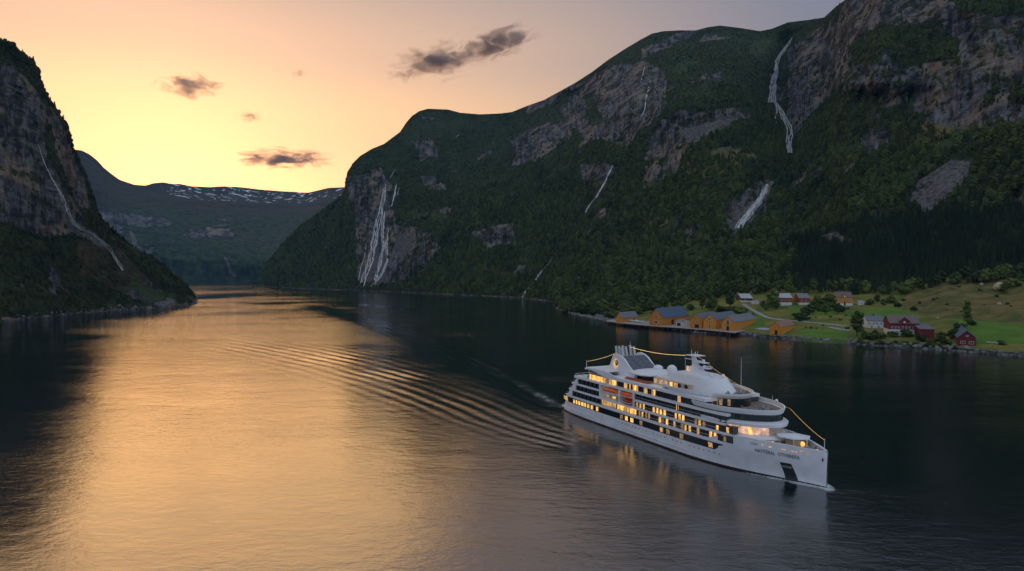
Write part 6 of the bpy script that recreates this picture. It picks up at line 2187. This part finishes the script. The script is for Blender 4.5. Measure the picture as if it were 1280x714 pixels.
# ---- lifeboats hang in the bay: things of their own
def lifeboat(px_s, lat, z, L_, label, top, low, H_=2.6):
    p = SHIP_O + hv * px_s + sv * lat
    t = empty('lifeboat', (p[0], p[1], z), SHIP_A)
    n = 14

    def shell(z0, z1, w, mat, name, parent, crown):
        rings = []
        m = 9
        for i in range(n + 1):
            u = -1 + 2 * i / n; k = max(.03, (1 - abs(u) ** 2.6)) ** .55
            ring = []
            for j in range(m):
                a = math.pi * j / (m - 1)
                ring.append((u * L_ / 2, w * k * math.cos(a), z0 + (z1 - z0) * (math.sin(a) ** .8) * (.35 + .65 * k)))
            rings.append(ring)
        v = [q for r_ in rings for q in r_]
        f = [(i * m + j, i * m + j + 1, (i + 1) * m + j + 1, (i + 1) * m + j) for i in range(n) for j in range(m - 1)]
        f += [(i * m + m - 1, i * m, (i + 1) * m, (i + 1) * m + m - 1) for i in range(n)]
        mb = MB(); mb.add(v, f); return mb.build(name, mat, parent, smooth_=True)
    shell(.002, -H_ * .42, 1.5, low, 'hull', t, False)
    shell(0, H_ * .55, 1.5, top, 'canopy', t, True)
    w_ = MB()
    for sd_ in (-1, 1):
        for k in range(5): w_.box(-L_ * .3 + k * L_ * .14, -L_ * .3 + k * L_ * .14 + .6, sd_ * 1.38 - .05, sd_ * 1.38 + .05, .35, .62)
    w_.build('window_row', M_glassd, t)
    g = MB(); g.box(-L_ * .42, L_ * .42, -1.56, 1.56, -.12, .08); g.build('fender', M_rail, t)
    for k in (-1, 1):
        c = MB(); c.tube((k * L_ * .32, 0, H_ * .5), (k * L_ * .32, 0, H_ * .5 + .9), .07, n=5); c.build('fall_hook', M_rail, t)
    tag(t, label, 'lifeboat')


lifeboat(38.6, 11.0, 14.0, 11.6, 'aft orange lifeboat with grey hull, nearer the stern', M_orange, M_ship, 3.3)
lifeboat(49.6, 11.0, 14.3, 8.6, 'upper orange boat of the stacked pair in the boat bay', M_orange, M_orange, 2.6)
lifeboat(50.2, 11.0, 12.0, 6.6, 'lower dark red boat of the stacked pair in the boat bay', M_red2, M_red2, 2.2)

# ---- deck furniture: small things standing on the open decks
M_cush = material('grey_cushion', (.30, .30, .33), .8); M_frame = material('dark_frame', (.05, .045, .04), .5); M_cush2 = material('orange_cushion', (.5, .12, .03), .8)
M_cushw = material('white_cushion', (.6, .58, .55), .8)


def lounger_proto():
    r_ = empty('deck_chair')
    a = MB(); a.box(-.35, .35, -.3, .35, .38, .5); a.build('seat', M_cush, r_)
    a = MB(); a.add([(-.35, .3, .4), (.35, .3, .4), (.35, .55, 1.1), (-.35, .55, 1.1), (-.35, .42, .4), (.35, .42, .4), (.35, .67, 1.1), (-.35, .67, 1.1)], [(0, 1, 2, 3), (7, 6, 5, 4), (0, 4, 5, 1), (1, 5, 6, 2), (2, 6, 7, 3), (3, 7, 4, 0)]); a.build('backrest', M_cush, r_)
    for x in (-.3, .3):
        for y in (-.25, .35):
            a = MB(); a.box(x - .03, x + .03, y - .03, y + .03, 0, .38); a.build('leg', M_frame, r_)
    return r_


def copy_tree(o, parent=None):
    c = o.copy(); COL.objects.link(c)
    if parent: c.parent = parent
    for ch in o.children: copy_tree(ch, c)
    return c


def ship_pt(s, lat): 
    p = SHIP_O + hv * s + sv * lat
    return p[0], p[1]


chair0 = lounger_proto(); first = [True]


def put_chair(s, lat, z, rot, label, group):
    o = chair0 if first[0] else copy_tree(chair0)
    first[0] = False
    x, y = ship_pt(s, lat); o.location = (x, y, z); o.rotation_euler = (0, 0, rot); o.scale = (1.15,) * 3
    tag(o, label, 'chair', group)


rf = random.Random(8)
for k in range(46):
    s = rf.uniform(113.5, 125.5); lat = rf.uniform(-1, 1) * (hbD(s) - 1.4)
    if abs(lat + 1) < 3.4 and s < 120: lat = (hbD(s) - 1.3) * rf.uniform(.6, 1)
    put_chair(s, lat, 9.0, rf.random() * 6.28, 'small grey deck chair among the seats on the open foredeck behind the bow', 'deck chairs on the foredeck')
for k in range(22):
    s = rf.uniform(99.5, 109); lat = rf.uniform(-1, 1) * 9.0 * math.sqrt(max(.05, 1 - ((s - 91.2) / 19) ** 2))
    put_chair(s, lat * .92, 17.6, rf.random() * 6.28, 'small grey deck chair on the teak terrace above the bridge windows', 'deck chairs above the bridge')
for k in range(18):
    s = rf.uniform(13.2, 21); lat = rf.uniform(-10.5, 10.5)
    put_chair(s, lat, 17.0, rf.random() * 6.28, 'small grey deck chair on the open aft terrace by the stern', 'deck chairs on the aft terrace')
for k in range(12):
    s = rf.uniform(92.5, 96); lat = rf.uniform(-1, 1) * 5
    put_chair(s, lat, 20.8, rf.random() * 6.28, 'small grey deck chair in front of the white observation house below the mast', 'deck chairs on the top deck')


def table(s, lat, z, label, group, mat=None):
    x, y = ship_pt(s, lat); t = empty('table', (x, y, z))
    a = MB(); a.tube((0, 0, .7), (0, 0, .76), .6, n=12); a.build('tabletop', mat or M_cushw, t)
    a = MB(); a.tube((0, 0, 0), (0, 0, .7), .06, n=6); a.tube((0, 0, 0), (0, 0, .05), .3, n=8); a.build('leg', M_frame, t)
    tag(t, label, 'table', group)


for k in range(9):
    s = rf.uniform(114, 124.5); table(s, (hbD(s) - 2) * rf.choice([-1, 1]) * rf.uniform(.5, .95), 9.0, 'small round white table among the foredeck chairs', 'tables on the foredeck')
for k in range(5):
    table(rf.uniform(14, 20), rf.uniform(-9.5, 9.5), 17.0, 'small round white table on the aft terrace', 'tables on the aft terrace')
# sofas at the pool bar
for k in range(7):
    s = 47 + k * 2.1; x, y = ship_pt(s, 9.9)
    t = empty('sofa', (x, y, 20.2), SHIP_A)
    a = MB(); a.box(-.9, .9, -.4, .4, .15, .5); a.build('seat', M_cush2, t)
    a = MB(); a.box(-.9, .9, .28, .45, .5, .95); a.build('backrest', M_cush2, t)
    tag(t, 'orange sofa beside the pool bar under the fan shaped roof', 'sofa', 'orange sofas at the pool bar')

# ============================================================ CLOUDS AND AIR
print('air')


def cloud(px, py, wpx, hpx, label, dist=16000, seed=1, tilt=0.0, dens=1.0, lumps=()):
    d = ray(px, py); c = d * (dist / d[1]); c[2] += CAM_H
    k = dist / FPX
    W_, H_ = 1.3 * wpx * k, 1.1 * hpx * k
    m = bpy.data.materials.new('cloud_vapour'); m.use_nodes = True
    nt = m.node_tree; nt.nodes.clear(); L = nt.links.new
    out = new_node(nt, 'ShaderNodeOutputMaterial'); pv = new_node(nt, 'ShaderNodeVolumePrincipled')
    L(pv.outputs[0], out.inputs['Volume'])
    pv.inputs['Color'].default_value = (.58, .54, .50, 1); pv.inputs['Anisotropy'].default_value = .6
    tc = new_node(nt, 'ShaderNodeTexCoord')
    n = new_node(nt, 'ShaderNodeTexNoise'); n.inputs['Scale'].default_value = 2.1; n.inputs['Detail'].default_value = 6; n.inputs['Roughness'].default_value = .62; n.inputs['Distortion'].default_value = 1.1
    mp = new_node(nt, 'ShaderNodeMapping'); mp.inputs['Scale'].default_value = (1.5, .8, 1.25); mp.inputs['Location'].default_value = (seed * 3.1, seed * 1.7, 0)
    L(tc.outputs['Object'], mp.inputs[0]); L(mp.outputs[0], n.inputs['Vector'])
    ln = new_node(nt, 'ShaderNodeVectorMath', operation='LENGTH'); L(tc.outputs['Object'], ln.inputs[0])
    fall = new_node(nt, 'ShaderNodeMapRange'); fall.inputs[1].default_value = .0; fall.inputs[2].default_value = 1.0; fall.inputs[3].default_value = .27; fall.inputs[4].default_value = -.16
    L(ln.outputs['Value'], fall.inputs[0])
    ad = new_node(nt, 'ShaderNodeMath', operation='ADD'); L(n.outputs[0], ad.inputs[0]); L(fall.outputs[0], ad.inputs[1])
    r = new_node(nt, 'ShaderNodeMapRange', interpolation_type='SMOOTHSTEP'); r.inputs[1].default_value = .52; r.inputs[2].default_value = .80; r.inputs[4].default_value = .0075 * dens
    L(ad.outputs[0], r.inputs[0]); L(r.outputs[0], pv.inputs['Density'])
    mb = MB(); mb.ell((0, 0, 0), 1, 1, 1, 24, 14)
    o = mb.build('cloud', m, smooth_=True)
    o.location = c; o.scale = (W_ / 2, W_ * .28, H_ / 2); o.rotation_euler = (0, R(-tilt), 0)
    tag(o, label, 'cloud')


cloud(236, 108, 96, 42, 'small dark flat cloud at the upper left, above the glow', seed=1, tilt=-3)
cloud(358, 199, 135, 36, 'low dark flattened cloud just above the far range', seed=2, tilt=0)
cloud(545, 78, 140, 52, 'ragged grey cloud, lower left half of the largest pair', seed=3, tilt=8)
cloud(622, 54, 125, 52, 'ragged grey cloud, upper right half of the largest pair', seed=4, tilt=14)
cloud(313, 146, 34, 22, 'tiny orange wisp between the upper left cloud and the low one', seed=5, dens=.9)
cloud(374, 92, 26, 16, 'tiny wisp of cloud left of the largest ragged pair', seed=6, dens=.9, tilt=15)


def haze():
    m = bpy.data.materials.new('valley_air'); m.use_nodes = True
    nt = m.node_tree; nt.nodes.clear()
    out = new_node(nt, 'ShaderNodeOutputMaterial'); pv = new_node(nt, 'ShaderNodeVolumePrincipled')
    nt.links.new(pv.outputs[0], out.inputs['Volume'])
    pv.inputs['Density'].default_value = HAZE_D
    pv.inputs['Color'].default_value = (.22, .46, 1.0, 1)
    pv.inputs['Anisotropy'].default_value = 0.0
    mb = MB(); mb.box(-15900, 15900, -2950, 13500, -62, 2600)
    o = mb.build('haze', m)
    tag(o, 'thin blue evening haze filling the fjord', 'haze', kind='stuff')


HAZE_D = 2.0e-5
haze()
for im in list(bpy.data.objects):
    pass
print('done')
